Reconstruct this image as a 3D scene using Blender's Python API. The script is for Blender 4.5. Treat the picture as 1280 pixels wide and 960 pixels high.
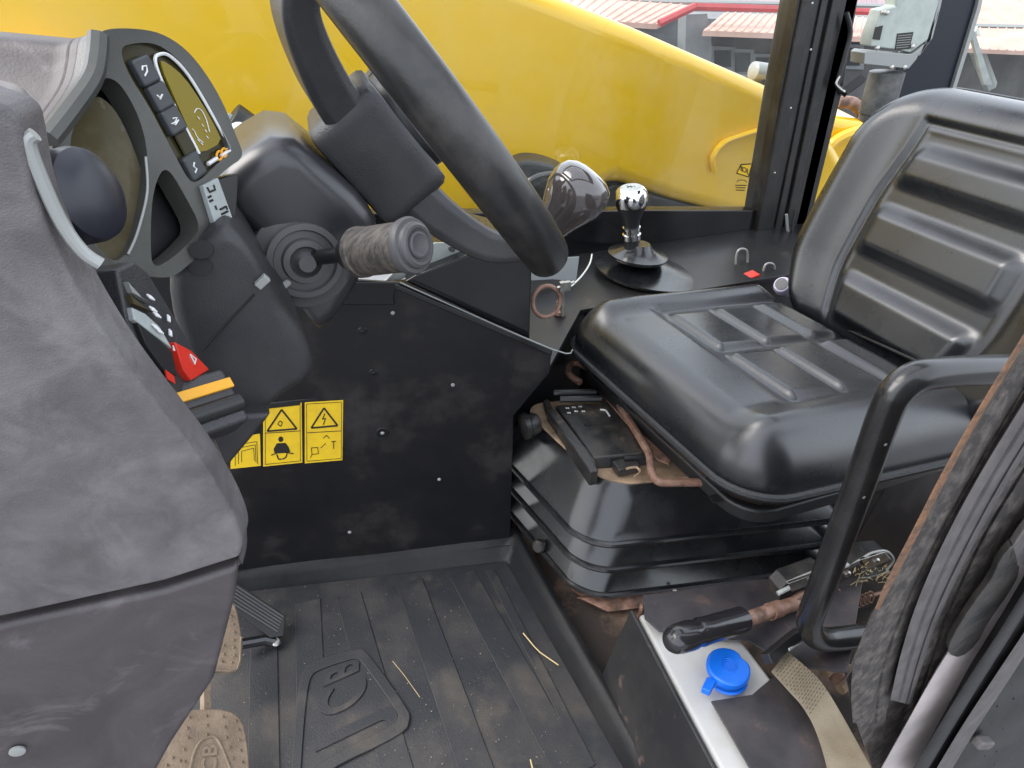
import bpy, bmesh, math, random
from mathutils import Vector as V, Matrix, noise
random.seed(7)
R = math.radians
for o in list(bpy.data.objects): bpy.data.objects.remove(o)
sc = bpy.context.scene
COL = sc.collection

# ---------------------------------------------------------------- camera
CAM = V((0, 0, 1.12)); PITCH, YAW, FPX = R(33), R(20), 830.0
cd = bpy.data.cameras.new('camera'); cam = bpy.data.objects.new('camera', cd); COL.objects.link(cam)
cam.location = CAM; cam.rotation_euler = (R(90) - PITCH, 0, -YAW)
cd.sensor_fit = 'HORIZONTAL'; cd.sensor_width = 36; cd.lens = 36 * FPX / 1280
cd.clip_start = 0.02; cd.clip_end = 500
sc.camera = cam
# ---------------------------------------------------------------- light
SUN_EL, SUN_AZ = R(50), R(285)
w = bpy.data.worlds.new('World'); sc.world = w; w.use_nodes = True
nt = w.node_tree; bg = nt.nodes['Background']
sky = nt.nodes.new('ShaderNodeTexSky'); sky.sky_type = 'NISHITA'; sky.sun_disc = False
sky.sun_elevation = SUN_EL; sky.sun_rotation = SUN_AZ; sky.air_density = 1.2; sky.dust_density = 4.0
mxs = nt.nodes.new('ShaderNodeMix'); mxs.data_type = 'RGBA'; mxs.inputs[0].default_value = .7   # thin white overcast over the clear sky
nt.links.new(sky.outputs[0], mxs.inputs[6]); mxs.inputs[7].default_value = (7.2, 7.6, 8.2, 1)
nt.links.new(mxs.outputs[2], bg.inputs[0]); bg.inputs[1].default_value = 0.15
sl = bpy.data.lights.new('sun', 'SUN'); sl.energy = 1.2; sl.angle = R(40); sl.color = (1, .98, .95)
so = bpy.data.objects.new('sun', sl); COL.objects.link(so)
so.rotation_euler = (R(90) - SUN_EL, 0, math.pi - SUN_AZ)
sc.view_settings.view_transform = 'Standard'; sc.view_settings.look = 'None'
sc.view_settings.exposure = 1.28; sc.view_settings.gamma = 1

# ---------------------------------------------------------------- measuring
cF = V((math.sin(YAW) * math.cos(PITCH), math.cos(YAW) * math.cos(PITCH), -math.sin(PITCH)))
cR = V((math.cos(YAW), -math.sin(YAW), 0)); cU = cR.cross(cF)
def ray(px, py): return cF + cR * ((px - 640) / FPX) - cU * ((py - 480) / FPX)
def at(px, py, x=None, y=None, z=None):
    r = ray(px, py)
    t = (z - CAM.z) / r.z if z is not None else (y / r.y if y is not None else x / r.x)
    return CAM + r * t
def on(px, py, pl, off=0):
    p0, n = pl; r = ray(px, py); t = ((p0 + n * off) - CAM).dot(n) / r.dot(n)
    return CAM + r * t
def plane3(a, b, c):
    n = (b - a).cross(c - a).normalized()
    if n.dot(CAM - a) < 0: n = -n
    return (a, n)

# ---------------------------------------------------------------- materials
MATS = {}
def mat(name, col, rough=.5, metal=0, col2=None, nscale=20, amt=(.4, .65), rough2=None, bump=0, bscale=300,
        spec=.5, coat=0, grime=None, gscale=12, gamt=(.55, .75), stretch=None, sheen=0, detail=6, distort=0):
    m = bpy.data.materials.new(name); m.use_nodes = True
    n = m.node_tree.nodes; L = m.node_tree.links; b = n['Principled BSDF']
    b.inputs['Base Color'].default_value = (*col, 1); b.inputs['Roughness'].default_value = rough
    b.inputs['Metallic'].default_value = metal; b.inputs['Specular IOR Level'].default_value = spec
    b.inputs['Coat Weight'].default_value = coat; b.inputs['Coat Roughness'].default_value = .08
    tc = n.new('ShaderNodeTexCoord'); src = tc.outputs['Object']
    if stretch:
        mp = n.new('ShaderNodeMapping'); mp.inputs['Scale'].default_value = stretch
        L.new(src, mp.inputs[0]); src = mp.outputs[0]
    def noisy(scale, lo, hi, det=detail, dis=distort):
        t = n.new('ShaderNodeTexNoise'); t.inputs['Scale'].default_value = scale; t.inputs['Detail'].default_value = det
        t.inputs['Roughness'].default_value = .62; t.inputs['Distortion'].default_value = dis
        L.new(src, t.inputs['Vector'])
        r = n.new('ShaderNodeMapRange'); r.inputs[1].default_value = lo; r.inputs[2].default_value = hi
        L.new(t.outputs[0], r.inputs[0]); return r.outputs[0]
    cur = None
    if col2:
        f = noisy(nscale, *amt)
        mx = n.new('ShaderNodeMix'); mx.data_type = 'RGBA'; L.new(f, mx.inputs[0])
        mx.inputs[6].default_value = (*col, 1); mx.inputs[7].default_value = (*col2, 1); cur = mx.outputs[2]
        if rough2 is not None:
            rr = n.new('ShaderNodeMapRange'); L.new(f, rr.inputs[0]); rr.inputs[3].default_value = rough; rr.inputs[4].default_value = rough2
            L.new(rr.outputs[0], b.inputs['Roughness'])
    if grime:
        g = noisy(gscale, *gamt)
        mx = n.new('ShaderNodeMix'); mx.data_type = 'RGBA'; L.new(g, mx.inputs[0])
        if cur is not None: L.new(cur, mx.inputs[6])
        else: mx.inputs[6].default_value = (*col, 1)
        mx.inputs[7].default_value = (*grime, 1); cur = mx.outputs[2]
    if cur is not None: L.new(cur, b.inputs['Base Color'])
    if bump:
        t = n.new('ShaderNodeTexNoise'); t.inputs['Scale'].default_value = bscale; t.inputs['Detail'].default_value = 3
        L.new(src, t.inputs['Vector']); bp = n.new('ShaderNodeBump'); bp.inputs['Strength'].default_value = bump
        bp.inputs['Distance'].default_value = .002; L.new(t.outputs[0], bp.inputs['Height']); L.new(bp.outputs[0], b.inputs['Normal'])
    MATS[name] = m; return m
def glassmat(name, tint=(.97, .98, .97), rough=.0, dust_haze=.05, dust_haze_col=(.6, .6, .55)):
    m = bpy.data.materials.new(name); m.use_nodes = True; n = m.node_tree.nodes; L = m.node_tree.links
    n.remove(n['Principled BSDF']); out = n['Material Output']
    tr = n.new('ShaderNodeBsdfTransparent'); tr.inputs[0].default_value = (*tint, 1)
    gl = n.new('ShaderNodeBsdfGlossy'); gl.inputs['Roughness'].default_value = rough
    fr = n.new('ShaderNodeFresnel'); fr.inputs[0].default_value = 1.5
    mx = n.new('ShaderNodeMixShader'); ge = n.new('ShaderNodeNewGeometry'); mu = n.new('ShaderNodeMath'); mu.operation = 'SUBTRACT'; mu.use_clamp = True; L.new(fr.outputs[0], mu.inputs[0]); L.new(ge.outputs['Backfacing'], mu.inputs[1]); L.new(mu.outputs[0], mx.inputs[0]); L.new(tr.outputs[0], mx.inputs[1]); L.new(gl.outputs[0], mx.inputs[2])
    df = n.new('ShaderNodeBsdfDiffuse'); df.inputs[0].default_value = (*dust_haze_col, 1)  # pale noise veil: dust plus the pane's hazy reflections put into diffuse colour
    tc = n.new('ShaderNodeTexCoord'); t = n.new('ShaderNodeTexNoise'); t.inputs['Scale'].default_value = 9; t.inputs['Detail'].default_value = 8
    L.new(tc.outputs['Object'], t.inputs[0]); r = n.new('ShaderNodeMapRange'); r.inputs[1].default_value = .4; r.inputs[2].default_value = .8
    r.inputs[4].default_value = dust_haze * 2.2; r.inputs[3].default_value = dust_haze * .4; L.new(t.outputs[0], r.inputs[0])
    m2 = n.new('ShaderNodeMixShader'); L.new(r.outputs[0], m2.inputs[0]); L.new(mx.outputs[0], m2.inputs[1]); L.new(df.outputs[0], m2.inputs[2])
    L.new(m2.outputs[0], out.inputs[0]); MATS[name] = m; return m

DASH = mat('smudged_dash_plastic', (.085, .077, .079), .5, col2=(.15, .136, .139), nscale=26, amt=(.36, .7), rough2=.42, bump=.3, bscale=800, grime=(.25, .232, .237), gscale=12, gamt=(.5, .84), distort=.5, detail=11)
DASH2 = mat('scuffed_lower_dash', (.045, .038, .040), .48, col2=(.085, .074, .077), nscale=9, amt=(.35, .75), bump=.15, bscale=500, grime=(.19, .165, .17), gscale=13, gamt=(.55, .85), distort=1)
PLAS = mat('black_grained_plastic', (.026, .026, .029), .4, bump=.35, bscale=650, col2=(.045, .043, .045), nscale=9)
PODP = mat('pod_plastic', (.055, .056, .050), .32, bump=.15, bscale=700, col2=(.08, .08, .071), nscale=8)
SHR = mat('satin_shroud_plastic', (.018, .018, .022), .36, spec=.6, bump=.06, bscale=800, col2=(.03, .03, .033), nscale=6)
RIMM = mat('worn_wheel_rubber', (.018, .018, .018), .3, col2=(.05, .045, .042), nscale=14, amt=(.45, .7), rough2=.42, bump=.1, bscale=400)
SEATM = mat('black_seat_vinyl', (.007, .008, .010), .26, spec=.8, bump=.07, bscale=900, col2=(.012, .013, .015), nscale=8, rough2=.33)
PIPE = mat('braided_piping', (.02, .022, .024), .35, bump=.8, bscale=500)
RUB = mat('bellows_rubber', (.006, .0065, .008), .2, col2=(.011, .011, .012), nscale=12, rough2=.34, bump=.05)
WALLP = mat('black_painted_steel', (.007, .007, .008), .33, col2=(.014, .013, .014), nscale=5, grime=(.075, .066, .064), gscale=5, gamt=(.52, .95), spec=.35, bump=.12, bscale=90)
GLOSSB = mat('gloss_black_paint', (.008, .008, .009), .16, col2=(.014, .014, .014), nscale=10, bump=.05, bscale=60)
POST = mat('satin_post_paint', (.013, .012, .012), .3, col2=(.03, .027, .024), nscale=14, amt=(.5, .7), bump=.1, bscale=200)
MATM = mat('dusty_floor_mat', (.016, .017, .021), .5, col2=(.045, .04, .036), nscale=5, amt=(.45, .72), rough2=.8, grime=(.085, .07, .055), gscale=8, gamt=(.54, .86), bump=.3, bscale=350)
MATL = mat('mat_lip_rubber', (.018, .019, .022), .42, col2=(.05, .047, .045), nscale=8, amt=(.45, .75), rough2=.6, bump=.15, bscale=300)
EMB = mat('dusty_embossing', (.035, .034, .033), .6, col2=(.1, .085, .068), nscale=14, amt=(.4, .7), bump=.3, bscale=350)
DIRT = mat('rusty_dusty_floor', (.03, .022, .018), .85, col2=(.2, .13, .09), nscale=9, amt=(.45, .66), bump=.5, bscale=120)
PED = mat('dusty_pedal_rubber', (.15, .108, .075), .85, col2=(.24, .18, .125), nscale=25, amt=(.35, .65), grime=(.08, .055, .04), gscale=30, gamt=(.58, .75), bump=.4, bscale=300)
BLK = mat('plain_black_plastic', (.015, .015, .016), .4, bump=.1, bscale=500)
DARKR = mat('recess_black', (.008, .008, .009), .5)
CHROME = mat('bright_chrome', (.75, .75, .75), .07, 1, col2=(.6, .6, .6), nscale=30)
ZINC = mat('zinc_plated_steel', (.55, .54, .5), .35, 1, col2=(.3, .28, .25), nscale=50)
KNOB = mat('glossy_brown_knob', (.05, .042, .04), .07, coat=1, col2=(.075, .065, .062), nscale=6)
SILV = mat('soft_silver', (.3, .31, .3), .35, .2, col2=(.3, .31, .3), nscale=15)
PALE = mat('pale_grey_plastic', (.38, .41, .4), .45, col2=(.28, .3, .3), nscale=25, bump=.1)
LENS = mat('dusty_gauge_lens', (.06, .05, .025), .16, col2=(.12, .10, .065), nscale=14, amt=(.4, .7), rough2=.3, coat=.5, grime=(.2, .18, .15), gscale=40, gamt=(.62, .8))  # olive base paints in the yellow boom's reflection; grime layer is dust
LCD = mat('lcd_glass', (.21, .155, .008), .14, coat=.2, col2=(.25, .185, .01), nscale=3)  # yellow reflection on the display is put into the base colour
INSERT = mat('cluster_insert', (.035, .03, .012), .25, coat=.1, col2=(.045, .04, .018), nscale=5)
KEYP = mat('grey_key_plastic', (.05, .054, .058), .45, bump=.1, bscale=600)
WHITE = mat('white_print', (.75, .75, .75), .5)
ORNG = mat('orange_print', (.8, .36, .02), .5)
REDP = mat('red_switch', (.62, .03, .015), .35, col2=(.5, .025, .015), nscale=20)
YBAND = mat('amber_band', (.75, .36, .02), .4)
VENT = mat('dark_vent_plastic', (.012, .013, .022), .35)
GRIP = mat('worn_grip', (.05, .045, .042), .6, col2=(.13, .11, .095), nscale=60, amt=(.4, .6), stretch=(1, 3, 1), bump=.5, bscale=200)
GRIP2 = mat('dark_rubber_ring', (.075, .073, .077), .5, col2=(.08, .077, .078), nscale=30)
STK = mat('yellow_sticker', (.78, .52, .015), .45, col2=(.68, .44, .02), nscale=30, grime=(.25, .17, .03), gscale=60, gamt=(.68, .8))
INK = mat('black_ink', (.015, .013, .01), .5)
RUST = mat('rusty_steel', (.16, .08, .05), .6, .2, col2=(.33, .2, .15), nscale=40, amt=(.35, .65), grime=(.05, .035, .03), gscale=25, gamt=(.5, .7), bump=.4, bscale=150)
RUSTO = mat('orange_rust_edge', (.20, .10, .052), .85, col2=(.09, .055, .036), nscale=160, bump=.5, bscale=300, grime=(.1, .07, .05), gscale=50, gamt=(.55, .7))
TAN = mat('dried_mud', (.36, .25, .16), .9, col2=(.2, .13, .08), nscale=25, bump=.5, bscale=120)
GEAR = mat('greasy_black_casting', (.02, .02, .02), .3, col2=(.06, .052, .045), nscale=22, amt=(.4, .7), rough2=.6, grime=(.2, .15, .1), gscale=14, gamt=(.6, .78), bump=.3, bscale=200)
TANK = mat('milky_tank_plastic', (.47, .465, .45), .35, col2=(.38, .36, .31), nscale=8, amt=(.5, .8))
BLUE = mat('blue_cap_plastic', (.004, .15, .72), .35, col2=(.004, .12, .6), nscale=10)
COVER = mat('worn_black_cover', (.016, .016, .018), .35, col2=(.03, .028, .027), nscale=10, grime=(.16, .11, .09), gscale=26, gamt=(.62, .78), bump=.15, bscale=100)
COVERT = mat('dusty_cover_top', (.022, .02, .023), .42, col2=(.055, .047, .048), nscale=10, grime=(.15, .09, .07), gscale=24, gamt=(.6, .8), bump=.2, bscale=150)
TUBE = mat('black_rail_enamel', (.012, .012, .013), .25, coat=.1, col2=(.02, .02, .02), nscale=25, grime=(.25, .23, .22), gscale=60, gamt=(.72, .78))
GSHRINK = mat('shiny_vinyl_grip', (.02, .019, .021), .2, coat=.3, bump=.3, bscale=25)
WEB = mat('beige_webbing', (.5, .435, .33), .85, col2=(.38, .315, .22), nscale=14, bump=.5, bscale=700)
SEALM = mat('dusty_rubber_seal', (.035, .030, .028), .75, col2=(.13, .112, .098), nscale=110, amt=(.44, .74), stretch=(1, 1, .6), bump=.6, bscale=420, grime=(.2, .17, .135), gscale=70, gamt=(.62, .8))
SEALS = mat('smooth_rubber_seal', (.075, .068, .068), .55, col2=(.11, .10, .098), nscale=90, stretch=(1, 1, .5), bump=.15, bscale=300)
LILAC = mat('bare_grey_paint', (.5, .445, .44), .45, col2=(.3, .27, .265), nscale=10)
WETB = mat('wet_black_panel', (.005, .005, .006), .4, spec=.3, coat=0, col2=(.022, .021, .022), nscale=14, bump=.1, bscale=80)
YEL = mat('yellow_machine_paint', (.78, .47, .0), .28, coat=.4, col2=(.76, .455, .0), nscale=.6)
SKYBLK = mat('sky_tinted_gloss_post', (.008, .011, .02), .35, coat=0, spec=.35)  # black post with the sky's blue reflection put into its base colour
MOTG = mat('grey_motor_housing', (.42, .46, .42), .5, col2=(.34, .38, .35), nscale=25, bump=.1)
MOTD = mat('dark_motor_can', (.06, .063, .063), .45, col2=(.15, .15, .145), nscale=20)
PINK = mat('faded_red_roof', (.56, .37, .31), .8, col2=(.48, .31, .25), nscale=2)
MAUVE = mat('mauve_far_roof', (.33, .25, .26), .85, col2=(.27, .2, .21), nscale=2)
REDR = mat('red_ridge_paint', (.42, .06, .07), .6, col2=(.35, .06, .06), nscale=8)
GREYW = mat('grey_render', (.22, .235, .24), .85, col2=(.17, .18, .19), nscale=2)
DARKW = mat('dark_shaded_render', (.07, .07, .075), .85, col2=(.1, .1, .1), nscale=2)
PANE = mat('dark_window_glass', (.03, .035, .04), .1)
GRND = mat('yard_gravel', (.15, .15, .155), .9, col2=(.2, .2, .205), nscale=1.5, bump=.4, bscale=20)
LILW = mat('lilac_plastic', (.6, .56, .72), .35, col2=(.5, .46, .62), nscale=20)
PAPER = mat('grey_card', (.33, .35, .35), .6)
STRAW = mat('dry_straw', (.5, .39, .19), .7)
GRIT = mat('pale_grit', (.19, .17, .145), .9)
WIREW = mat('pale_wire', (.6, .6, .55), .4)
CABG = glassmat('cab_glass', dust_haze=.024)
DECKM = mat('deck_paint', (.009, .009, .01), .36, col2=(.016, .015, .015), nscale=8, grime=(.06, .05, .045), gscale=18, gamt=(.6, .85), bump=.08, bscale=90)

for m_ in (LCD, LENS, INSERT):
    p_ = m_.node_tree.nodes['Principled BSDF']; p_.inputs['Coat Weight'].default_value = 0; p_.inputs['Specular IOR Level'].default_value = .15
for m_, c_, r_ in ((SEATM, .4, .3), (RUB, .6, .2), (SHR, .4, .3), (KNOB, 1, .04)):
    p_ = m_.node_tree.nodes['Principled BSDF']; p_.inputs['Coat Weight'].default_value = c_; p_.inputs['Coat Roughness'].default_value = r_
# ---------------------------------------------------------------- mesh helpers
WL = {}
def thing(name, label, cat, loc, group=None, kind=None):
    o = bpy.data.objects.new(name, None); COL.objects.link(o); o.empty_display_size = .05
    o.location = loc; WL[o.name] = V(loc); o['label'] = label; o['category'] = cat
    if group: o['group'] = group
    return o
def tag(o, label, cat, group=None):
    o['label'] = label; o['category'] = cat
    if group: o['group'] = group
    return o
def obj(name, bm, m, parent=None, bevel=0, seg=3, smooth=True, sub=0, ang=35, kind=None, label=None):
    bmesh.ops.recalc_face_normals(bm, faces=bm.faces)
    vs = [v.co for v in bm.verts]
    lo = V((min(v.x for v in vs), min(v.y for v in vs), min(v.z for v in vs)))
    hi = V((max(v.x for v in vs), max(v.y for v in vs), max(v.z for v in vs)))
    piv = V(((lo.x + hi.x) / 2, (lo.y + hi.y) / 2, lo.z))
    for v in bm.verts: v.co -= piv
    me = bpy.data.meshes.new(name); bm.to_mesh(me); bm.free(); me.materials.append(m)
    o = bpy.data.objects.new(name, me); COL.objects.link(o)
    WL[o.name] = piv
    if parent: o.parent = parent; o.location = piv - WL[parent.name]
    else: o.location = piv
    if smooth:
        me.shade_smooth()
        if not bevel and not sub: me.set_sharp_from_angle(angle=R(ang))
    if bevel:
        b = o.modifiers.new('bevel', 'BEVEL'); b.width = bevel; b.segments = seg; b.limit_method = 'ANGLE'; b.angle_limit = R(ang)
        b.harden_normals = True
    if sub:
        s = o.modifiers.new('sub', 'SUBSURF'); s.levels = sub; s.render_levels = sub
    if kind: o['kind'] = kind
    if label: o['label'] = label
    return o
def B(): return bmesh.new()
def chaikin(pts, n=2, closed=True):
    for _ in range(n):
        q = []
        N = len(pts)
        rng = range(N) if closed else range(N - 1)
        if not closed: q.append(pts[0])
        for i in rng:
            a, b = pts[i], pts[(i + 1) % N]
            q.append(a * .75 + b * .25); q.append(a * .25 + b * .75)
        if not closed: q.append(pts[-1])
        pts = q
    return pts
def spline(pts, n=8, closed=False):
    N = len(pts); out = []
    rng = range(N) if closed else range(N - 1)
    for i in rng:
        if closed: p = [pts[(i + k) % N] for k in (-1, 0, 1, 2)]
        else: p = [pts[max(0, i - 1)], pts[i], pts[i + 1], pts[min(N - 1, i + 2)]]
        for k in range(n):
            t = k / n
            out.append(.5 * ((2 * p[1]) + (p[2] - p[0]) * t + (2 * p[0] - 5 * p[1] + 4 * p[2] - p[3]) * t * t + (3 * p[1] - p[0] - 3 * p[2] + p[3]) * t ** 3))
    if not closed: out.append(pts[-1])
    return out
def prism(bm, pts, vec):
    a = [bm.verts.new(p) for p in pts]; b = [bm.verts.new(p + vec) for p in pts]
    bm.faces.new(a); bm.faces.new(b[::-1])
    for i in range(len(pts)):
        j = (i + 1) % len(pts); bm.faces.new((a[i], b[i], b[j], a[j]))
    return bm
def prism2(bm, a, b):
    a = [bm.verts.new(p) for p in a]; b = [bm.verts.new(p) for p in b]
    bm.faces.new(a); bm.faces.new(b[::-1])
    for i in range(len(a)):
        j = (i + 1) % len(a); bm.faces.new((a[i], b[i], b[j], a[j]))
    return bm
def holed(bm, outer, holes, vec):
    """plate with holes, extruded along vec"""
    loops = []
    es = []
    for pts in [outer] + holes:
        vs = [bm.verts.new(p) for p in pts]; loops.append(vs)
        es += [bm.edges.new((vs[i], vs[(i + 1) % len(vs)])) for i in range(len(vs))]
    r = bmesh.ops.triangle_fill(bm, use_beauty=True, use_dissolve=False, edges=es, normal=vec)
    f = [g for g in r['geom'] if isinstance(g, bmesh.types.BMFace)]
    d = bmesh.ops.duplicate(bm, geom=f + es + sum(loops, []))
    mp = d['vert_map']
    for vs in loops:
        for v in vs: mp[v].co = v.co + vec
        for i in range(len(vs)):
            j = (i + 1) % len(vs); bm.faces.new((vs[i], vs[j], mp[vs[j]], mp[vs[i]]))
    return bm
def box(bm, c, sx, sy, sz, ax=None):
    ax = ax or (V((1, 0, 0)), V((0, 1, 0)), V((0, 0, 1))); c = V(c)
    v = [bm.verts.new(c + ax[0] * (sx / 2 * i) + ax[1] * (sy / 2 * j) + ax[2] * (sz / 2 * k)) for i in (-1, 1) for j in (-1, 1) for k in (-1, 1)]
    for f in ((0, 1, 3, 2), (4, 6, 7, 5), (0, 4, 5, 1), (2, 3, 7, 6), (0, 2, 6, 4), (1, 5, 7, 3)): bm.faces.new([v[i] for i in f])
    return bm
def pillow(bm, pts, vec, rad, back=True, n=6):
    c = sum(pts, V()) / len(pts); L = vec.length; u = vec / L; rows = []
    def ring(h, sh):
        r = []
        for p in pts:
            d = p - c; l = d.length; r.append(c + d * max(0, (l - sh) / l) + u * h)
        return r
    for k in range(n + 1):
        a = math.pi / 2 * k / n; rows.append(ring(rad * (1 - math.sin(a)), rad * (1 - math.cos(a))))
    rows = rows[::-1]
    rows.append(ring(L - rad * .4, 0)); rows.append(ring(L, rad * .2))
    loft(bm, rows, True); m = len(pts); bm.verts.ensure_lookup_table(); vs = list(bm.verts)
    # dome the front so that it shades softly
    cf = [vs[i] for i in range(m)] if (vs[0].co - c).dot(u) < rad * .5 else [vs[i] for i in range(m)]
    bm.faces.new(cf); bm.faces.new(vs[-m:]); return bm
def axes(n, up=V((0, 0, 1))):
    n = n.normalized(); x = up.cross(n)
    if x.length < 1e-4: x = V((1, 0, 0))
    x.normalize(); return x, n.cross(x), n
def tube(bm, pts, r, seg=12, closed=False, flat=1.0, cap=True, up=V((0, 0, 1))):
    N = len(pts); rings = []
    prev = None
    for i, p in enumerate(pts):
        if closed: t = pts[(i + 1) % N] - pts[i - 1]
        else: t = pts[min(N - 1, i + 1)] - pts[max(0, i - 1)]
        t.normalize()
        if prev is None: x = axes(t, up)[0]
        else:
            x = prev - t * prev.dot(t); x.normalize()
        prev = x; y = t.cross(x)
        rr = r[i] if isinstance(r, (list, tuple)) else r
        rings.append([bm.verts.new(p + x * (rr * math.cos(2 * math.pi * k / seg)) + y * (rr * flat * math.sin(2 * math.pi * k / seg))) for k in range(seg)])
    for i in range(N if closed else N - 1):
        a, b = rings[i], rings[(i + 1) % N]
        off = 0
        if closed and i == N - 1:
            off = min(range(seg), key=lambda s: (a[0].co - b[s].co).length)
        for k in range(seg):
            bm.faces.new((a[k], a[(k + 1) % seg], b[(k + 1 + off) % seg], b[(k + off) % seg]))
    if not closed and cap:
        bm.faces.new(rings[0][::-1]); bm.faces.new(rings[-1])
    return bm
def lathe(bm, prof, o, n, seg=32, sx=1, up=V((0, 0, 1))):
    x, y, n = axes(n, up); rings = []
    for r, h in prof:
        c = o + n * h
        if r < 1e-6: rings.append([bm.verts.new(c)])
        else: rings.append([bm.verts.new(c + x * (r * sx * math.cos(2 * math.pi * k / seg)) + y * (r * math.sin(2 * math.pi * k / seg))) for k in range(seg)])
    for a, b in zip(rings, rings[1:]):
        for k in range(seg):
            q = (k + 1) % seg
            if len(a) == 1 and len(b) == 1: continue
            if len(a) == 1: bm.faces.new((a[0], b[q], b[k]))
            elif len(b) == 1: bm.faces.new((a[k], a[q], b[0]))
            else: bm.faces.new((a[k], a[q], b[q], b[k]))
    if len(rings[0]) > 1: bm.faces.new(rings[0][::-1])
    if len(rings[-1]) > 1: bm.faces.new(rings[-1])
    return bm
def loft(bm, rows, closed=False):
    vs = [[bm.verts.new(p) for p in r] for r in rows]
    for a, b in zip(vs, vs[1:]):
        n = len(a)
        for k in range(n if closed else n - 1):
            q = (k + 1) % n; bm.faces.new((a[k], a[q], b[q], b[k]))
    return bm
def rrect(cx, cy, hx, hy, r, z, n=8, rs=None):
    rs = rs or (r, r, r, r); out = []
    for k, (sx, sy) in enumerate(((1, 1), (-1, 1), (-1, -1), (1, -1))):
        q = rs[k]
        for i in range(n + 1):
            a = math.pi / 2 * (k + i / n)
            out.append(V((cx + sx * (hx - q) + q * math.cos(a), cy + sy * (hy - q) + q * math.sin(a), z)))
    return out
def letters(text, size, fr, depth, mat_, parent, name='lettering', font_shear=0, bold=0, center=True):
    """font text turned into a mesh; fr = (origin, right, up, normal)"""
    c = bpy.data.curves.new('txt', 'FONT'); c.body = text; c.size = size; c.extrude = depth; c.shear = font_shear; c.offset = bold
    if center: c.align_x = 'CENTER'; c.align_y = 'CENTER'
    t = bpy.data.objects.new('txt', c); COL.objects.link(t)
    dg = bpy.context.evaluated_depsgraph_get(); me = bpy.data.meshes.new_from_object(t.evaluated_get(dg))
    bm = B(); bm.from_mesh(me); bpy.data.objects.remove(t); bpy.data.meshes.remove(me)
    o, r, u, n = fr
    for v in bm.verts: p = v.co.copy(); v.co = o + r * p.x + u * p.y + n * (p.z + depth)
    return obj(name, bm, mat_, parent, smooth=False)
def px_on(pl, pts, off=0): return [on(x, y, pl, off) for x, y in pts]
def px_y(y, pts): return [at(a, b, y=y) for a, b in pts]
def decal(name, m, parent, pl, pts, off, th=.0006, **k):
    return obj(name, prism(B(), px_on(pl, pts, off), pl[1] * th), m, parent, smooth=False, **k)

# ================================================================ SETTING: ground and cab floor
bm = B()
gx = [-60, -10, 0, 3, 8, 20, 60]; gy = [-60, -10, 0, 3, 5, 9, 30, 90]
loft(bm, [[V((x, y, -1.05 if y <= 5 else -3.4)) for x in gx] for y in gy])
o = obj('ground', bm, GRND, smooth=False); o['kind'] = 'structure'
bm = box(B(), (.5, .95, -.012), 2.0, 1.26, .02); o = obj('cab_floor', bm, DIRT); o['kind'] = 'structure'

# ================================================================ OUTSIDE: boom, buildings
t = thing('telescopic_boom', 'broad yellow telescopic boom running past the far side window', 'boom', (.9, 2.2, -1.0))
YB = 1.95
top = [(-120, -330), (400, -128), (710, 0), (800, 36), (900, 80), (985, 117), (1030, 146), (1062, 205)]
bot = [(1040, 290), (960, 282), (840, 252), (770, 228), (700, 262), (500, 330), (200, 420), (-160, 560)]
P0 = px_y(YB, top + bot)
obj('boom_body', prism(B(), P0, V((0, .42, 0))), YEL, t, bevel=.055, seg=6, ang=20)
lip = spline(px_y(YB - .012, [(893, 215), (891, 196), (905, 178), (930, 168), (965, 158), (1010, 146)]), 6)
obj('boom_flange', tube(B(), lip, .013, 8, flat=.6), YEL, t)
bm = B()
for (x, y) in ((30, 62), (64, 70)): box(bm, at(x, y, y=YB - .03), .12, .05, .03)
obj('boom_wear_pad', bm, YEL, t, bevel=.006)
obj('boom_underside', prism(B(), px_y(YB + .02, [(700, 262), (770, 230), (860, 255), (960, 280), (960, 330), (700, 330)]), V((0, .35, 0))), BLK, t, bevel=.01)
t = thing('engine_cover', 'yellow engine cover showing between the two black cab posts', 'engine cover', (2.2, 2.1, -.2))
eo = px_y(2.0, [(1010, 168), (1040, 145), (1085, 152), (1100, 190), (1110, 330), (1000, 330)])
obj('cover_shell', prism(B(), eo, V((.15, .4, 0))), YEL, t, bevel=.04, seg=5, ang=20)
obj('cover_lip', tube(B(), spline(px_y(1.985, [(1018, 262), (1026, 205), (1045, 175), (1085, 160)]), 6), .02, 8), YEL, t)
obj('exhaust_elbow', tube(B(), spline(px_y(2.05, [(1045, 128), (1068, 130), (1085, 152)]), 6), .022, 12), RUST, t)
t = thing('work_lamp', 'small silver capped lamp standing on top of the yellow boom', 'lamp', at(957, 100, y=2.1))
lathe(bm := B(), [(.0, 0), (.02, 0), (.03, .006), (.03, .1), (.022, .115), (0, .12)], at(940, 88, y=2.1), V((1, 0, -.15)), 20)
obj('lamp_body', bm, SILV, t)
lathe(bm := B(), [(.033, 0), (.033, .05), (.0, .052)], at(962, 96, y=2.1), V((1, 0, -.15)), 20); obj('lamp_ring', bm, TAN, t)
obj('lamp_foot', box(B(), at(955, 106, y=2.1), .05, .04, .06), BLK, t, bevel=.004)
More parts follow.
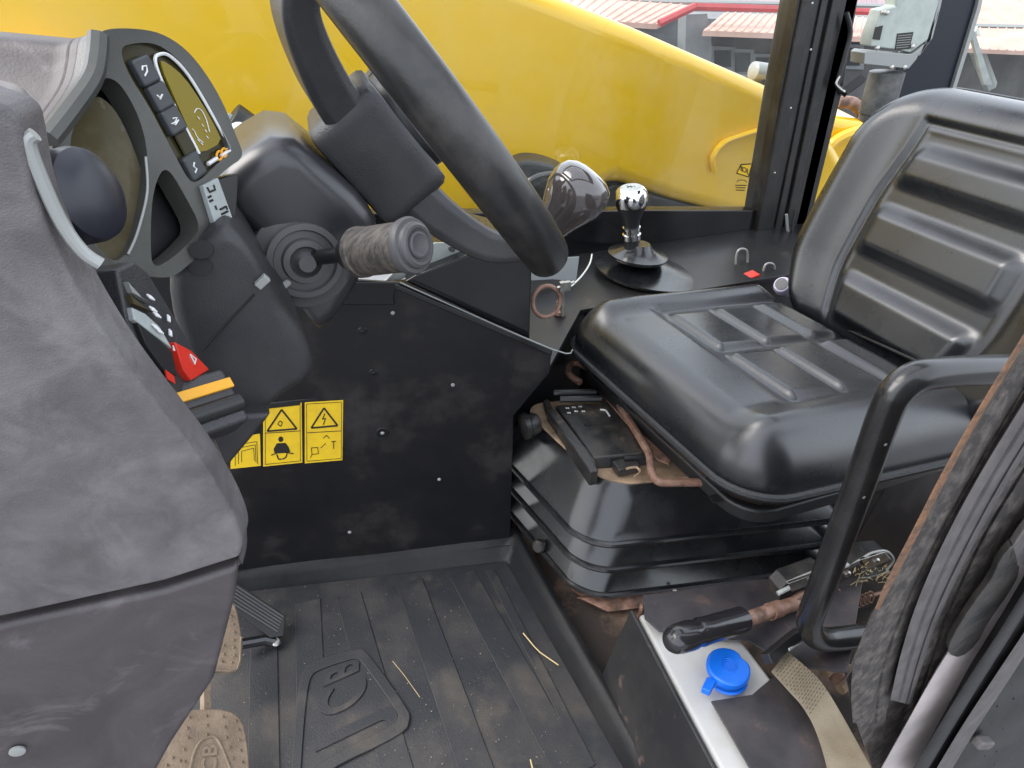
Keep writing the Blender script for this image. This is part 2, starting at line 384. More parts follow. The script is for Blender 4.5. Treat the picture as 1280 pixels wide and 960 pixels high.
# dark mirror seen through the glass behind the spinner knob
t = thing('machine_mirror', 'dark rounded mirror housing outside the glass behind the spinner knob', 'mirror', at(690, 262, y=1.75))
mo = px_y(1.72, [(632, 222), (640, 204), (668, 200), (705, 212), (722, 230), (726, 275), (650, 285)])
obj('mirror_housing', prism(B(), chaikin(mo), V((.03, .1, 0))), BLK, t, bevel=.012, ang=30)
obj('mirror_rim', tube(B(), spline(px_y(1.705, [(655, 240), (668, 222), (700, 218), (722, 236), (724, 272), (664, 280)]), 5, True), .008, 8, True), RUB, t)
mg = px_y(1.712, [(660, 244), (672, 228), (698, 224), (716, 240), (718, 268), (668, 274)])
obj('mirror_glass', prism(B(), chaikin(mg), V((0, .006, 0))), CHROME, t)
t = thing('boom_ram', 'dark hydraulic hoses and ram end behind the dashboard pod', 'hydraulic ram', at(320, 190, y=1.75))
obj('ram_barrel', tube(B(), px_y(1.74, [(286, 150), (352, 196)]), .045, 20), BLK, t, bevel=.004)
for q, (x, y) in enumerate(((304, 186), (326, 187))):
    obj('hose_coupling', lathe(B(), [(.012, 0), (.026, .004), (.026, .02), (.018, .024), (.018, .06)], at(x, y, y=1.66), V((0, -.6, 1)), 14), CHROME, t)
obj('boom_rail', tube(B(), px_y(1.73, [(284, 146), (300, 154), (345, 178)]), .01, 8), PALE, t)

def roof_slab(name, pxs_low, pxs_high, ylow, yhigh, m, parent, nr):
    """sloped corrugated roof: eave points (near) to ridge points (far)"""
    a, b = [at(*p, y=ylow) for p in pxs_low]; c, d = [at(*p, y=yhigh) for p in pxs_high]
    bm = B(); n = (b - a).cross(c - a).normalized(); n = n if n.z > 0 else -n
    prism(bm, [a, b, d, c], n * -.08)
    for k in range(nr):
        f = (k + .5) / nr; p, q = a.lerp(b, f), c.lerp(d, f)
        tube(bm, [p + n * .002, q + n * .002], .022, 6)
    return obj(name, bm, m, parent, smooth=False)
YF = 11.0
def building(label, name_px, loc):
    return thing('house', label, 'house', loc, 'houses behind the machine')
t = building('grey house with pink roof and red porch gable above the boom', 0, (9, 12, -3.4))
wl = px_y(YF + 1.2, [(560, 14), (1120, 30), (1120, 190), (560, 190)])
obj('wall', prism(B(), wl, V((0, .3, 0))), GREYW, t)
roof_slab('roof', [(560, 14), (822, 30)], [(560, -20), (880, 2)], YF, YF + 2.2, PINK, t, 22)
roof_slab('porch_roof', [(879, 38), (1130, 48)], [(905, 16), (1130, 24)], YF - 1, YF + .6, PINK, t, 26)
roof_slab('upper_roof', [(840, 8), (1130, 14)], [(840, -30), (1130, -24)], YF + 2, YF + 4.5, MAUVE, t, 40)
bm = B()
tube(bm, px_y(YF - .6, [(824, 29), (869, 8)]), .06, 6); tube(bm, px_y(YF - .6, [(869, 8), (1000, 12), (1130, 16)]), .06, 6)
obj('red_barge_board', bm, REDR, t)
obj('gutter', tube(B(), px_y(YF + 1.8, [(560, -12), (830, 2), (1130, 8)]), .05, 6), SILV, t)
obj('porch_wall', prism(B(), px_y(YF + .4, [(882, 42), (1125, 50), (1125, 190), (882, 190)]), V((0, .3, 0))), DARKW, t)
obj('porch_side', prism(B(), px_y(YF - .2, [(858, 18), (884, 17), (890, 60), (884, 190), (852, 190)]), V((0, .25, 0))), GREYW, t)
for (x0, x1, y0, y1) in ((894, 914, 63, 84), (920, 938, 66, 90), (946, 966, 72, 96), (1052, 1075, 60, 82)):
    f = obj('window', prism(B(), px_y(YF + .35, [(x0 - 5, y0 - 5), (x1 + 5, y0 - 4), (x1 + 5, y1 + 5), (x0 - 5, y1 + 4)]), V((0, .1, 0))), GREYW, t)
    obj('pane', prism(B(), px_y(YF + .33, [(x0, y0), (x1, y0), (x1, y1), (x0, y1)]), V((0, .02, 0))), PANE, f)
obj('downpipe', tube(B(), px_y(YF + .3, [(886, 44), (888, 190)]), .04, 6), PALE, t)
obj('window_ledge', prism(B(), px_y(YF + .28, [(886, 88), (975, 99), (975, 102), (886, 91)]), V((0, .1, 0))), PALE, t)
t = building('long pink roofed shed behind the rear window', 0, (15, 10, -3.4))
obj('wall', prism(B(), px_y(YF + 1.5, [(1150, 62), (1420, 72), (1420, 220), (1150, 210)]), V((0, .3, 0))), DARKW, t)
roof_slab('roof', [(1150, 58), (1420, 70)], [(1150, 34), (1420, 38)], YF, YF + 1.4, PINK, t, 26)
roof_slab('upper_roof', [(1150, 30), (1420, 36)], [(1150, -40), (1420, -36)], YF + 1.6, YF + 5, PINK, t, 26)
obj('gutter', tube(B(), px_y(YF + 1.5, [(1150, 31), (1420, 37)]), .06, 6), SILV, t)
obj('downpipe', tube(B(), px_y(YF + .9, [(1213, 38), (1222, 66), (1238, 108)]), .14, 6), PALE, t)

# ================================================================ CAB FRAME: far wall, posts, glass, deck
YW = 1.5
t = cf = thing('cab_frame', 'black steel cab frame with the far side window and its posts', 'cab frame', (.6, 1.5, 0))
zs = .552
obj('sill_panel', prism(B(), px_y(YW, [(200, 268), (640, 266), (800, 263), (946, 263), (1000, 262), (1000, 330), (640, 332), (200, 340)]), V((0, .04, 0))), GLOSSB, t, bevel=.003)
obj('deck', prism(B(), [V((-.4, 1.1, .452)), V((.43, .985, .452)), V((.60, 1.20, .452)), V((1.5, 1.20, .452)), V((1.5, 1.5, .452)), V((-.4, 1.5, .452))], V((0, 0, -.012))), DECKM, t, bevel=.002)
obj('console_end', prism(B(), [V((.33, 1.06, -.0)), V((.62, 1.21, -.0)), V((.62, 1.21, .438)), V((.33, 1.06, .438))], V((-.012, .02, 0))), WALLP, t)
obj('console_back', prism(B(), [V((.60, 1.205, -.0)), V((1.5, 1.205, -.0)), V((1.5, 1.205, .438)), V((.60, 1.205, .438))], V((0, .012, 0))), WALLP, t)
obj('seat_riser', prism(B(), [V((.90, .63, 0)), V((1.6, .60, 0)), V((1.6, .60, .34)), V((.97, .63, .34))], V((0, .02, 0))), WALLP, t, bevel=.002)
# B post: main box, proud rails, grooves between
obj('post_core', prism(B(), px_y(YW - .01, [(1006, -40), (1080, -40), (1052, 120), (1000, 330), (938, 330), (952, 250), (975, 120)]), V((0, .07, 0))), POST, t, bevel=.004)
for (a, b, c, d, off) in ((1008, 1022, 940, 954, .018), (1032, 1040, 962, 970, .016), (1046, 1056, 974, 982, .02), (1062, 1078, 986, 998, .01)):
    obj('post_seal', prism(B(), px_y(YW - off, [(a + 4, -40), (b + 4, -40), (d, 320), (c, 320)]), V((0, .02, 0))), POST, t, bevel=.003)
for (x, y) in ((1013, 62), (988, 135), (968, 216), (1015, 4), (1017, 330)):
    obj('post_screw', lathe(B(), [(.0028, 0), (.0028, .002), (.001, .003)], at(x, y, y=YW - .03), V((0, -1, 0)), 10), ZINC, t)
win = obj('side_window', prism(B(), px_y(YW + .02, [(-150, -400), (1020, -80), (990, 80), (944, 268), (560, 270), (-150, 420)]), V((0, .005, 0))), CABG, t, smooth=False)
# reversed sticker on the glass, read from outside
fr = (at(931, 214, y=YW + .017), V((-1, 0, .08)).normalized(), V((-.08, 0, 1)).normalized(), V((0, -1, 0)))
PW = (V((0, YW + .017, 0)), V((0, -1, 0)))
bm = B(); prism(bm, px_on(PW, [(926, 205), (941, 204), (936, 222), (920, 217)], 0), V((0, -.0006, 0))); obj('window_sticker', bm, INK, win, smooth=False)
ti = px_on(PW, [(927.2, 206.5), (939.3, 205.6), (935, 220.3), (921.8, 216)], .0008)
obj('sticker_face', prism(B(), ti, V((0, -.0004, 0))), YEL, win, smooth=False)
fr = (at(930.5, 212.5, y=YW + .0155), V((-1, 0, .35)).normalized(), V((-.2, 0, 1)).normalized(), V((0, -1, 0)))
letters('JCB', .019, fr, .0003, INK, win, font_shear=.1, bold=.0004)
bm = B()
tube(bm, spline(px_on(PW, [(921, 228), (923, 225.5), (928, 225), (932, 226), (933, 228)], .001), 4), .0011, 6)
for k in range(3): prism(bm, px_on(PW, [(919 + k * .4, 231 + k * 3), (933 - k, 231.2 + k * 3), (933 - k, 232.4 + k * 3), (919 + k * .4, 232.2 + k * 3)], .001), V((0, -.0004, 0)))
obj('sticker_print', bm, INK, win, smooth=False)
# rear post and rear glass
obj('rear_post', prism(B(), px_y(1.56, [(1166, -60), (1236, -60), (1224, 5), (1184, 130), (1160, 260), (1075, 260), (1092, 170), (1130, 60)]), V((.02, .06, 0))), SKYBLK, t, bevel=.008)
obj('post_trim', prism(B(), px_y(1.55, [(1236, -60), (1240, -60), (1226, 12), (1193, 118), (1189, 116), (1222, 8)]), V((0, .012, 0))), SILV, t, bevel=.001)
obj('rear_window', prism(B(), px_y(1.6, [(1225, -60), (1400, -60), (1400, 200), (1170, 200)]), V((0, .005, 0))), CABG, t, smooth=False)
obj('window_strut', prism(B(), px_y(1.62, [(1213, 38), (1218, 38), (1240, 106), (1230, 106)]), V((0, .01, 0))), PALE, t)

obj('roof_frame', holed(B(), [V((-.38, .34, 1.78)), V((1.62, .34, 1.78)), V((1.62, 1.56, 1.78)), V((-.38, 1.56, 1.78))], [[V((-.26, .44, 1.78)), V((1.2, .44, 1.78)), V((1.2, 1.46, 1.78)), V((-.26, 1.46, 1.78))]], V((0, 0, .06))), BLK, t, bevel=.01)
for k in range(5): obj('roof_bar', box(B(), (-.02 + k * .24, .95, 1.80), .03, 1.04, .03), BLK, t, bevel=.004)
# wiper motor on the rear post
t = thing('wiper_motor', 'pale grey wiper motor with dark cylindrical can on the rear post', 'wiper motor', at(1105, 145, y=1.5))
YM = 1.5
obj('gear_housing', prism(B(), px_y(YM, [(1098, 24), (1102, 12), (1120, 8), (1122, -20), (1176, -20), (1174, 2), (1160, 50), (1138, 66), (1120, 62), (1088, 58), (1090, 45)]), V((0, .04, 0))), MOTG, t, bevel=.004)
obj('housing_side', prism(B(), px_y(YM + .004, [(1162, 50), (1178, -20), (1182, -20), (1176, 10), (1166, 48), (1150, 70), (1138, 68)]), V((.01, .05, 0))), SILV, t, bevel=.003)
obj('flange', prism(B(), px_y(YM - .006, [(1081, 66), (1085, 63), (1140, 68), (1152, 60), (1146, 74), (1136, 86), (1080, 80)]), V((0, .05, 0))), SILV, t, bevel=.002)
obj('motor_can', lathe(B(), [(0, 0), (.035, 0), (.043, .006), (.043, .02), (.046, .024), (.046, .13), (.04, .132)], at(1092, 152, y=YM + .03), at(1112, 80, y=YM + .03) - at(1092, 152, y=YM + .03), 28), MOTD, t)
obj('rating_plate', prism(B(), px_y(YM - .002, [(1122, 42), (1142, 40), (1137, 61), (1119, 63)]), V((0, .002, 0))), INK, t)
obj('data_label', prism(B(), px_y(YM - .002, [(1095, 34), (1104, 32), (1100, 50), (1091, 49)]), V((0, .002, 0))), INK, t)
bm = B()
for k in range(6): prism(bm, px_y(YM - .0025, [(1122.5 - k * .45, 44.5 + k * 3), (1140 - k * .6, 43 + k * 3), (1139.8 - k * .6, 43.7 + k * 3), (1122.3 - k * .45, 45.2 + k * 3)]), V((0, .0008, 0)))
obj('plate_print', bm, SILV, t, smooth=False)
for (x, y) in ((1104, 15), (1096, 60), (1140, 58), (1108, 16), (1114, 84), (1130, 84)):
    obj('screw', lathe(B(), [(.006, 0), (.006, .004), (.003, .006), (.0, .006)], at(x, y, y=YM - .004), V((-.2, -1, 0)), 12), ZINC, t)
cn = obj('connector', tube(B(), px_y(YM - .02, [(1078, 98), (1054, 116)]), .014, 4), BLK, t)
obj('wiring_loom', tube(B(), spline(px_y(YM - .03, [(1053, 114), (1046, 106), (1048, 98), (1056, 70), (1063, 40), (1058, 16)]), 6), .006, 8), BLK, t)
for k in range(3):
    obj('wire', tube(B(), spline(px_y(YM - .03 - .004 * k, [(1056, 113 + k), (1049 + k, 111), (1047 - k, 104), (1050, 97 - k)]), 5), .0018, 6), WIREW if k else YEL, t)
obj('loose_wire', tube(B(), spline(px_y(1.45, [(983, 268), (985, 290), (990, 306), (999, 312)]), 5), .004, 8), SILV, cf)
obj('hanging_cable', tube(B(), spline(px_y(1.44, [(994, 262), (990, 290), (1000, 306), (1004, 320)]), 5), .003, 8), BLK, cf)

# ================================================================ SIDE CONSOLE (wall with warning labels, box, trim)
WA, WB = V((-.2, 1.08, 0)), V((.37, .98, 0)); wd = (WB - WA).normalized(); wn = V((wd.y, -wd.x, 0)).normalized()
if wn.y > 0: wn = -wn
PWALL = (WA, wn)
t = sc_ = thing('side_console', 'black steel side console wall with warning stickers below the steering wheel', 'console', (.1, 1.04, 0))
wp = px_on(PWALL, [(120, 330), (470, 352), (503, 354), (690, 438), (687, 466), (642, 520), (637, 690), (300, 760), (100, 800)])
obj('console_wall', prism(B(), wp, -wn * .008), WALLP, t, bevel=.002)
tr = px_on(PWALL, [(492, 352), (690, 436), (689, 443), (560, 388), (494, 360)], .0)
obj('ledge_trim', prism(B(), tr, wn * .006), GLOSSB, t, bevel=.002)
ed = spline(px_on(PWALL, [(500, 353), (690, 436.5), (716, 437)], .004), 4)
obj('ledge_edge', tube(B(), ed, .0013, 8), SILV, t)
obj('cover_flap', prism(B(), px_on(PWALL, [(400, 352), (496, 352), (492, 372), (494, 380), (400, 380)], .001), wn * .004), WALLP, t, bevel=.002)
obj('glove_box', prism(B(), px_on(PWALL, [(506, 352), (520, 344), (600, 313), (665, 329), (662, 426)], -.014), -wn * .2), GLOSSB, t, bevel=.003)
for (x, y, big) in ((491, 391, 0), (453, 414, 1), (467, 466, 1), (566, 481, 0), (478, 541, 2), (549, 599, 0), (437, 665, 0), (607, 712, 0)):
    obj('rivet', lathe(B(), [(.0036, 0), (.0036, .0015), (.002, .0026), (0, .0028)], on(x, y, PWALL), wn, 12), SILV if big != 1 else WALLP, t)
    if big: obj('washer', lathe(B(), [(.012 if big == 2 else .008, 0), (.011 if big == 2 else .007, .001), (0, .0012)], on(x, y, PWALL), wn, 20), WALLP, t)
obj('bracket_plate', prism(B(), [on(x, y, PWALL, -.04) for x, y in ((520, 312), (545, 303), (562, 303), (604, 314), (572, 326), (545, 332), (500, 350), (480, 352))], V((0, .012, -.004))), PALE, t, bevel=.002)
obj('bracket_hole', lathe(B(), [(.006, 0), (.006, .002), (0, .002)], on(565, 311, PWALL, -.0395), V((0, -.6, .8)), 14), DARKR, t)
# warning labels
def label_plate(pts):
    return decal('warning_label', STK, t, PWALL, pts, .0005)
l1 = label_plate([(290, 548), (325, 542), (326, 582), (288, 586)])
l2 = label_plate([(329, 509), (377, 503), (378, 578), (329, 583)])
l3 = label_plate([(381, 503), (429, 500), (428, 575), (381, 579)])
def line(bm, pts, wpx, off):
    """thin flat stroke"""
    for (a, b) in zip(pts, pts[1:]):
        dx, dy = b[0] - a[0], b[1] - a[1]; l = math.hypot(dx, dy); ex, ey = -dy / l * wpx / 2, dx / l * wpx / 2
        prism(bm, px_on(PWALL, [(a[0] + ex, a[1] + ey), (b[0] + ex, b[1] + ey), (b[0] - ex, b[1] - ey), (a[0] - ex, a[1] - ey)], off), wn * .0003)
def tri(bm, a, b, c, wpx): line(bm, [a, b, c, a], wpx, .0012)
bm = B(); line(bm, [(331, 541.5), (376, 538.5)], .8, .0012); line(bm, [(331.5, 511), (375, 506), (375.5, 576), (331.5, 580.5), (331.5, 511)], .6, .0013); tri(bm, (352, 512), (371, 536), (334, 539), 2.2)
line(bm, [(347, 530), (350, 526), (353, 528), (351, 533), (347, 530)], 1, .0014); obj('label_print', bm, INK, l2, smooth=False)
bm = B(); line(bm, [(383, 541), (427, 538.5)], .8, .0012); line(bm, [(383, 505), (427, 502.5), (426.5, 573), (383.5, 576.5), (383, 505)], .6, .0013); tri(bm, (405, 510), (422, 532), (389, 535), 2.2)
line(bm, [(406, 517), (403, 524), (407, 523), (404, 531)], 1.2, .0014)
line(bm, [(401, 560), (407, 554)], .8, .0014); line(bm, [(414, 552), (420, 551.5)], 1, .0014); line(bm, [(417, 552), (417, 561)], 1, .0014)
line(bm, [(390, 568), (389, 560), (397, 559), (398, 567), (390, 568), (388, 572)], .8, .0014); line(bm, [(404, 548), (408, 544), (412, 548)], .8, .0014)
obj('label_print', bm, INK, l3, smooth=False)
bm = B()
prism(bm, px_on(PWALL, [(351 + 3.2 * math.cos(k * .5236), 549 + 3.6 * math.sin(k * .5236)) for k in range(12)], .0012), wn * .0003)
prism(bm, px_on(PWALL, [(346, 554), (357, 553.5), (361, 559), (363, 565), (355, 565), (348, 566), (343, 566), (342, 561)], .0012), wn * .0003)
line(bm, [(339, 569), (347, 566), (356, 565.5), (367, 567)], 1.3, .0016); line(bm, [(346, 568), (348, 574), (352, 574)], 1.6, .0014); line(bm, [(359, 567), (357, 572), (353, 574)], 1.6, .0014)
obj('seated_figure', bm, INK, l2, smooth=False)
bm = B()
for k in range(3): line(bm, [(294 + k * 4, 582 - k * 2), (294 + k * 4, 556 + k * 4), (321 - k * 2, 552 + k * 4), (322 - k * 2, 580 - k * 2)], .7, .0012)
obj('label_print', bm, INK, l1, smooth=False)

# ================================================================ FLOOR MAT
t = fm = thing('floor_mat', 'black ribbed rubber floor mat with raised lip and large embossed emblem', 'floor mat', (.05, .75, 0))
Bfl, Bfr, Bnr = at(300, 740, z=.006), at(632, 702, z=.006), at(782, 965, z=.006)
Bnr = Bfr + (Bnr - Bfr) * 1.5; Bfl = Bfr + (Bfl - Bfr) * 1.3
base = [Bfl, Bfr, Bnr, V((-.38, .3, .006))]
obj('mat_base', prism(B(), base, V((0, 0, -.004))), MATM, t)
def lipline(px_far, px_c, px_near, z):
    a, c, n = at(*px_far, z=z), at(*px_c, z=z), at(*px_near, z=z)
    a = c + (a - c) * 1.3; n = c + (n - c) * 1.5
    pts = [a.lerp(c, k / 14) for k in range(13)] + [c.lerp(a, .03), c, c.lerp(n, .03)] + [c.lerp(n, k / 14) for k in range(1, 15)]
    return [p + V((0, 0, .0035 * noise.noise(p * 9))) for p in pts]
rows = [lipline((300, 741), (632, 703), (782, 965), .005), lipline((300, 739), (633, 700), (784, 965), .010),
        lipline((300, 728), (637, 683), (796, 965), .026), lipline((300, 726), (638, 681), (799, 965), .030),
        lipline((300, 715), (641, 662), (812, 965), .046), lipline((300, 711), (643, 658), (818, 965), .047), lipline((300, 708), (646, 657), (824, 965), .04)]
bm = loft(B(), rows)
bmesh.ops.solidify(bm, geom=bm.faces[:], thickness=.003)
obj('mat_lip', bm, MATL, t, ang=50)
# ribs run along the mat, raised 3 mm
def rib(pxa, pxb, wid):
    a, b = at(*pxa, z=.006), at(*pxb, z=.006); d = (b - a).normalized(); s = V((-d.y, d.x, 0)) * wid / 2
    obj('rib', prism(B(), [a + s, b + s, b - s, a - s], V((0, 0, .0024))), MATM, t, bevel=.0012, seg=2)
for pa, pb, wd_ in (((512, 728), (600, 975), .055), ((578, 718), (720, 975), .055), ((436, 745), (500, 975), .05), ((385, 752), (392, 975), .05), ((330, 800), (330, 975), .05), ((612, 712), (738, 960), .02)):
    rib(pa, pb, wd_)
# embossed emblem: frame + letters
def flat(px, z=.006): return chaikin([at(x, y, z=z) for x, y in px], 2)
ro = [(364, 975), (370, 890), (377, 838), (392, 826), (448, 810), (460, 816), (511, 888), (513, 900), (506, 918), (402, 966), (398, 990), (364, 1000)]
ri = [(376, 972), (381, 895), (387, 848), (398, 838), (444, 823), (452, 827), (497, 890), (498, 899), (492, 908), (394, 955), (388, 980), (376, 985)]
obj('emblem_ground', prism(B(), flat(ro), V((0, 0, .0028))), MATM, t)
obj('emblem_frame', holed(B(), flat(ro, .0085), [flat(ri, .0085)], V((0, 0, .0035))), MATM, t, bevel=.0012, seg=2)
eu = (at(388, 936, z=.009) - at(486, 889, z=.009)).normalized(); er = (at(441, 836, z=.009) - at(432, 950, z=.009)).normalized()
for ch, cx_, cy_, kr, ku in (('J', 440, 912, 1.45, 1.5), ('C', 432, 871, .80, 1.15), ('B', 430, 840, .58, .9)):
    letters(ch, .1, (at(cx_, cy_, z=.0088), er * kr, eu * ku, V((0, 0, 1))), .0016, MATM, t, bold=.002)
# straw and grit
def straw(px, r=.0012):
    return obj('straw', tube(B(), [at(x, y, z=.012) + V((0, 0, .004)) for x, y in px], r, 6), STRAW)
tag(straw([(654, 793), (668, 810), (675, 817), (698, 833)]), 'long yellow straw lying on the mat near its right lip', 'straw')
tag(straw([(663, 951), (668, 972)]), 'short yellow straw at the bottom edge of the mat', 'straw')
tag(straw([(491, 828), (505, 845), (525, 873)], .0004), 'thin pale hair of straw curving beside the embossed emblem', 'straw')
bm = B()
for k in range(420):
    x, y = random.uniform(300, 800), random.uniform(730, 960)
    p = at(x, y, z=.0085)
    if p.x > .33: continue
    s = random.choice((.0004, .0005, .0005, .0007, .001)); c0 = p + V((0, 0, s * .5))
    m_ = Matrix.Translation(c0) @ Matrix.Rotation(random.random() * 6, 4, 'Z') @ Matrix.Diagonal((s * random.uniform(.7, 2), s, s * .7, 1))
    bmesh.ops.create_icosphere(bm, subdivisions=1, radius=1, matrix=m_)
o = obj('grit', bm, GRIT, smooth=False); o['kind'] = 'stuff'; tag(o, 'pale grit and crumbs scattered over the floor mat', 'grit')
obj('mat_bolt', lathe(B(), [(.009, 0), (.009, .004), (.006, .007), (0, .0075)], at(345, 803, z=.02), V((.2, -.3, 1)), 20), ZINC, fm)

# ================================================================ PEDALS
PP = (at(265, 920, z=.11), V((.5, -.3, .8)).normalized())
t = thing('brake_pedal', 'large dusty tan pedal with embossed emblem at the bottom edge', 'pedal', at(265, 940, z=.0), 'pedals under the dashboard')
pad = chaikin(px_on(PP, [(170, 985), (198, 940), (225, 892), (240, 886), (285, 886), (303, 898), (311, 930), (314, 1000), (170, 1000)]), 1)
obj('pad', prism(B(), pad, -PP[1] * .014), PED, t, bevel=.003)
bm = B()
for (x, y) in [(237, 897), (258, 895), (279, 896), (295, 901), (234, 910), (259, 907), (281, 909), (298, 912), (235, 922), (259, 918), (283, 922), (299, 925), (230, 937), (231, 952), (287, 934), (301, 938), (291, 948), (303, 953), (225, 951), (216, 947), (209, 957)]:
    lathe(bm, [(.0022, 0), (.0022, .0012), (.0014, .002), (.0014, .0008)], on(x, y, PP), PP[1], 8)
obj('stud', bm, PED, t, kind='stuff')
rg = chaikin(px_on(PP, [(247, 928), (262, 920), (272, 922), (288, 960), (292, 985), (235, 985), (238, 955)]), 2)
obj('emblem_frame', tube(B(), rg, .0022, 8, True), PED, t)
po = on(262, 952, PP); pr = (on(263, 925, PP) - on(260, 980, PP)).normalized(); pu = PP[1].cross(pr)
letters('JCB', .03, (po, pr, pu, PP[1]), .001, PED, t, bold=.0006)
obj('arm', tube(B(), [on(257, 890, PP, -.012), on(256, 835, PP, -.02), on(248, 760, PP, -.03)], .008, 4), PED, t)
PP2 = (at(285, 810, z=.13), V((.5, -.3, .8)).normalized())
t = thing('clutch_pedal', 'smaller dusty tan studded pedal half hidden behind the dashboard panel', 'pedal', at(280, 820, z=0), 'pedals under the dashboard')
pad = chaikin(px_on(PP2, [(288, 752), (296, 757), (303, 795), (303, 828), (296, 840), (262, 838), (240, 838), (240, 790)]), 1)
obj('pad', prism(B(), pad, -PP2[1] * .012), PED, t, bevel=.003)
obj('pad_rib', tube(B(), px_on(PP2, [(262, 834), (296, 836), (300, 826), (301, 796)], .001), .0018, 6), PED, t)
bm = B()
for (x, y) in [(291, 780), (293, 790), (292, 800), (280, 807), (292, 809), (280, 818), (293, 819), (278, 827), (290, 828), (289, 770)]:
    lathe(bm, [(.0022, 0), (.0022, .0012), (.0014, .002), (.0014, .0008)], on(x, y, PP2), PP2[1], 8)
obj('stud', bm, PED, t, kind='stuff')
obj('arm', tube(B(), [on(262, 830, PP2, -.01), on(256, 760, PP2, -.02), on(250, 700, PP2, -.02)], .007, 4), PED, t)
t = thing('throttle_pedal', 'black ribbed throttle pedal hinged on the mat beside the dashboard', 'pedal', at(325, 790, z=0), 'pedals under the dashboard')
PT = (at(330, 775, z=.055), V((.35, -.45, .8)).normalized())
obj('pad', prism(B(), px_on(PT, [(288, 724), (300, 731), (357, 769), (355, 795), (338, 797), (286, 756)]), -PT[1] * .012), BLK, t, bevel=.002)
for k in range(6):
    f = k / 6
    obj('ridge', tube(B(), px_on(PT, [(296 - 8 * f, 733 + 24 * f), (354 - 8 * f, 771 + 22 * f)], .0012), .0016, 6), GRIP2, t)
obj('hinge', tube(B(), px_on(PT, [(302, 805), (330, 800), (345, 803)], -.012), .01, 10), RUB, t)
obj('return_spring', tube(B(), spline([on(303 + k * 1.3, 803 + (3 if k % 2 else -3), PT, -.008) for k in range(16)], 3), .0015, 6), BLK, t)

# ================================================================ DASHBOARD
t = da = thing('dashboard', 'dusty grey dashboard with instrument pod on the left', 'dashboard', (-.12, .6, 0))
YD = .42
sp = [(-90, 100), (6, 132), (20, 146), (28, 168), (46, 250), (75, 322), (117, 392), (152, 452), (200, 512), (252, 575), (288, 636), (303, 676), (299, 697), (205, 727), (20, 768), (-90, 790)]
EA = [(6, 132), (20, 146), (27, 170), (43, 245), (74, 320), (112, 388), (154, 452), (202, 514), (248, 572), (284, 630), (302, 674), (299, 697)]
EB = [(24, 120), (38, 136), (46, 164), (68, 246), (100, 318), (142, 384), (180, 444), (226, 504), (274, 566), (302, 630), (309, 674), (303, 706)]
ea = spline([V((x, y, 0)) for x, y in EA], 4); eb = spline([V((x, y, 0)) for x, y in EB], 4)
obj('side_panel', prism(B(), [at(v.x, v.y, y=YD) for v in ea] + px_y(YD, [(205, 727), (20, 768), (-90, 790), (-90, 100)]), V((.006, .03, 0))), DASH, t, bevel=.004, seg=3, ang=40)
rows = [[at(v.x, v.y, y=YD + .008) for v in ea]]
for k in range(1, 7):
    f = k / 6; rows.append([at(a_.x + (b_.x - a_.x) * math.sin(f * 1.57), a_.y + (b_.y - a_.y) * math.sin(f * 1.57), y=YD + .008 + .055 * f) for a_, b_ in zip(ea, eb)])
bm = loft(B(), rows); obj('edge_roll', bm, DASH, t, ang=80)
lp = [(-90, 805), (20, 778), (205, 739), (299, 708), (294, 750), (268, 850), (215, 930), (176, 1000), (-90, 1000)]
obj('lower_panel', prism(B(), px_y(YD + .004, lp), V((.0, .05, 0))), DASH2, t, bevel=.006, seg=3, ang=25)
obj('panel_screw', lathe(B(), [(.006, 0), (.006, .0015), (.004, .002), (0, .002)], at(22, 938, y=YD + .002), V((0, -1, 0)), 20), SILV, t)
# bulk behind, the chamfered edge facing the driver
bk = [(-90, 96)] + EB + [(240, 760), (-90, 800)]
obj('dash_core', prism(B(), [p + V((0, .0, 0)) for p in px_y(YD + .062, bk)], V((-.01, .05, 0))), DASH, t, bevel=.004, seg=3, ang=40)
# pod: face plate with holes
A0, B0, C0 = at(150, 60, y=.70), at(240, 225, y=.70), at(288, 190, y=.755)
PF = plane3(A0, B0, C0); fn = PF[1]
outer = [(58, 176), (84, 140), (112, 100), (119, 70), (121, 44), (132, 36), (165, 35), (200, 40), (232, 60), (258, 92), (280, 130), (296, 172), (306, 196), (284, 210), (264, 230), (270, 262), (280, 292), (262, 308), (228, 338), (212, 348), (180, 345), (150, 335), (120, 310), (90, 250)]
h_lens = [(86, 182), (94, 152), (112, 116), (128, 96), (146, 100), (162, 122), (176, 152), (185, 190), (183, 240), (172, 290), (162, 316), (140, 330), (112, 300), (92, 240)]
h_clu = [(149, 60), (165, 54), (192, 53), (215, 66), (238, 92), (260, 128), (276, 160), (289, 190), (270, 206), (250, 226), (238, 228), (226, 208), (205, 168), (185, 130), (160, 92)]
h_low = [(188, 300), (190, 245), (201, 212), (213, 213), (232, 246), (252, 284), (238, 302), (212, 326), (190, 336)]
obj('pod_face', holed(B(), chaikin(px_on(PF, outer), 2), [chaikin(px_on(PF, h), 2) for h in (h_lens, h_clu, h_low)], -fn * .022), PODP, t, bevel=.004, seg=3, ang=50)
back = V((-.24, -.01, .02))
po_ = chaikin(px_on(PF, outer), 2)
rows = [[p - fn * .021 for p in po_], [p - fn * .05 for p in po_], [p + back for p in po_]]
bm = loft(B(), rows, True); bm.faces.new([v for v in bm.verts][-len(po_):]); obj('pod_shell', bm, DASH2, t, ang=60)
obj('pod_back', prism(B(), [p - fn * .03 for p in po_], -fn * .004), DARKR, t)
obj('pod_bead', tube(B(), spline(px_on(PF, [(60, 174), (88, 138), (114, 100), (121, 72), (123, 44)], .002), 5), .008, 8), PODP, t)
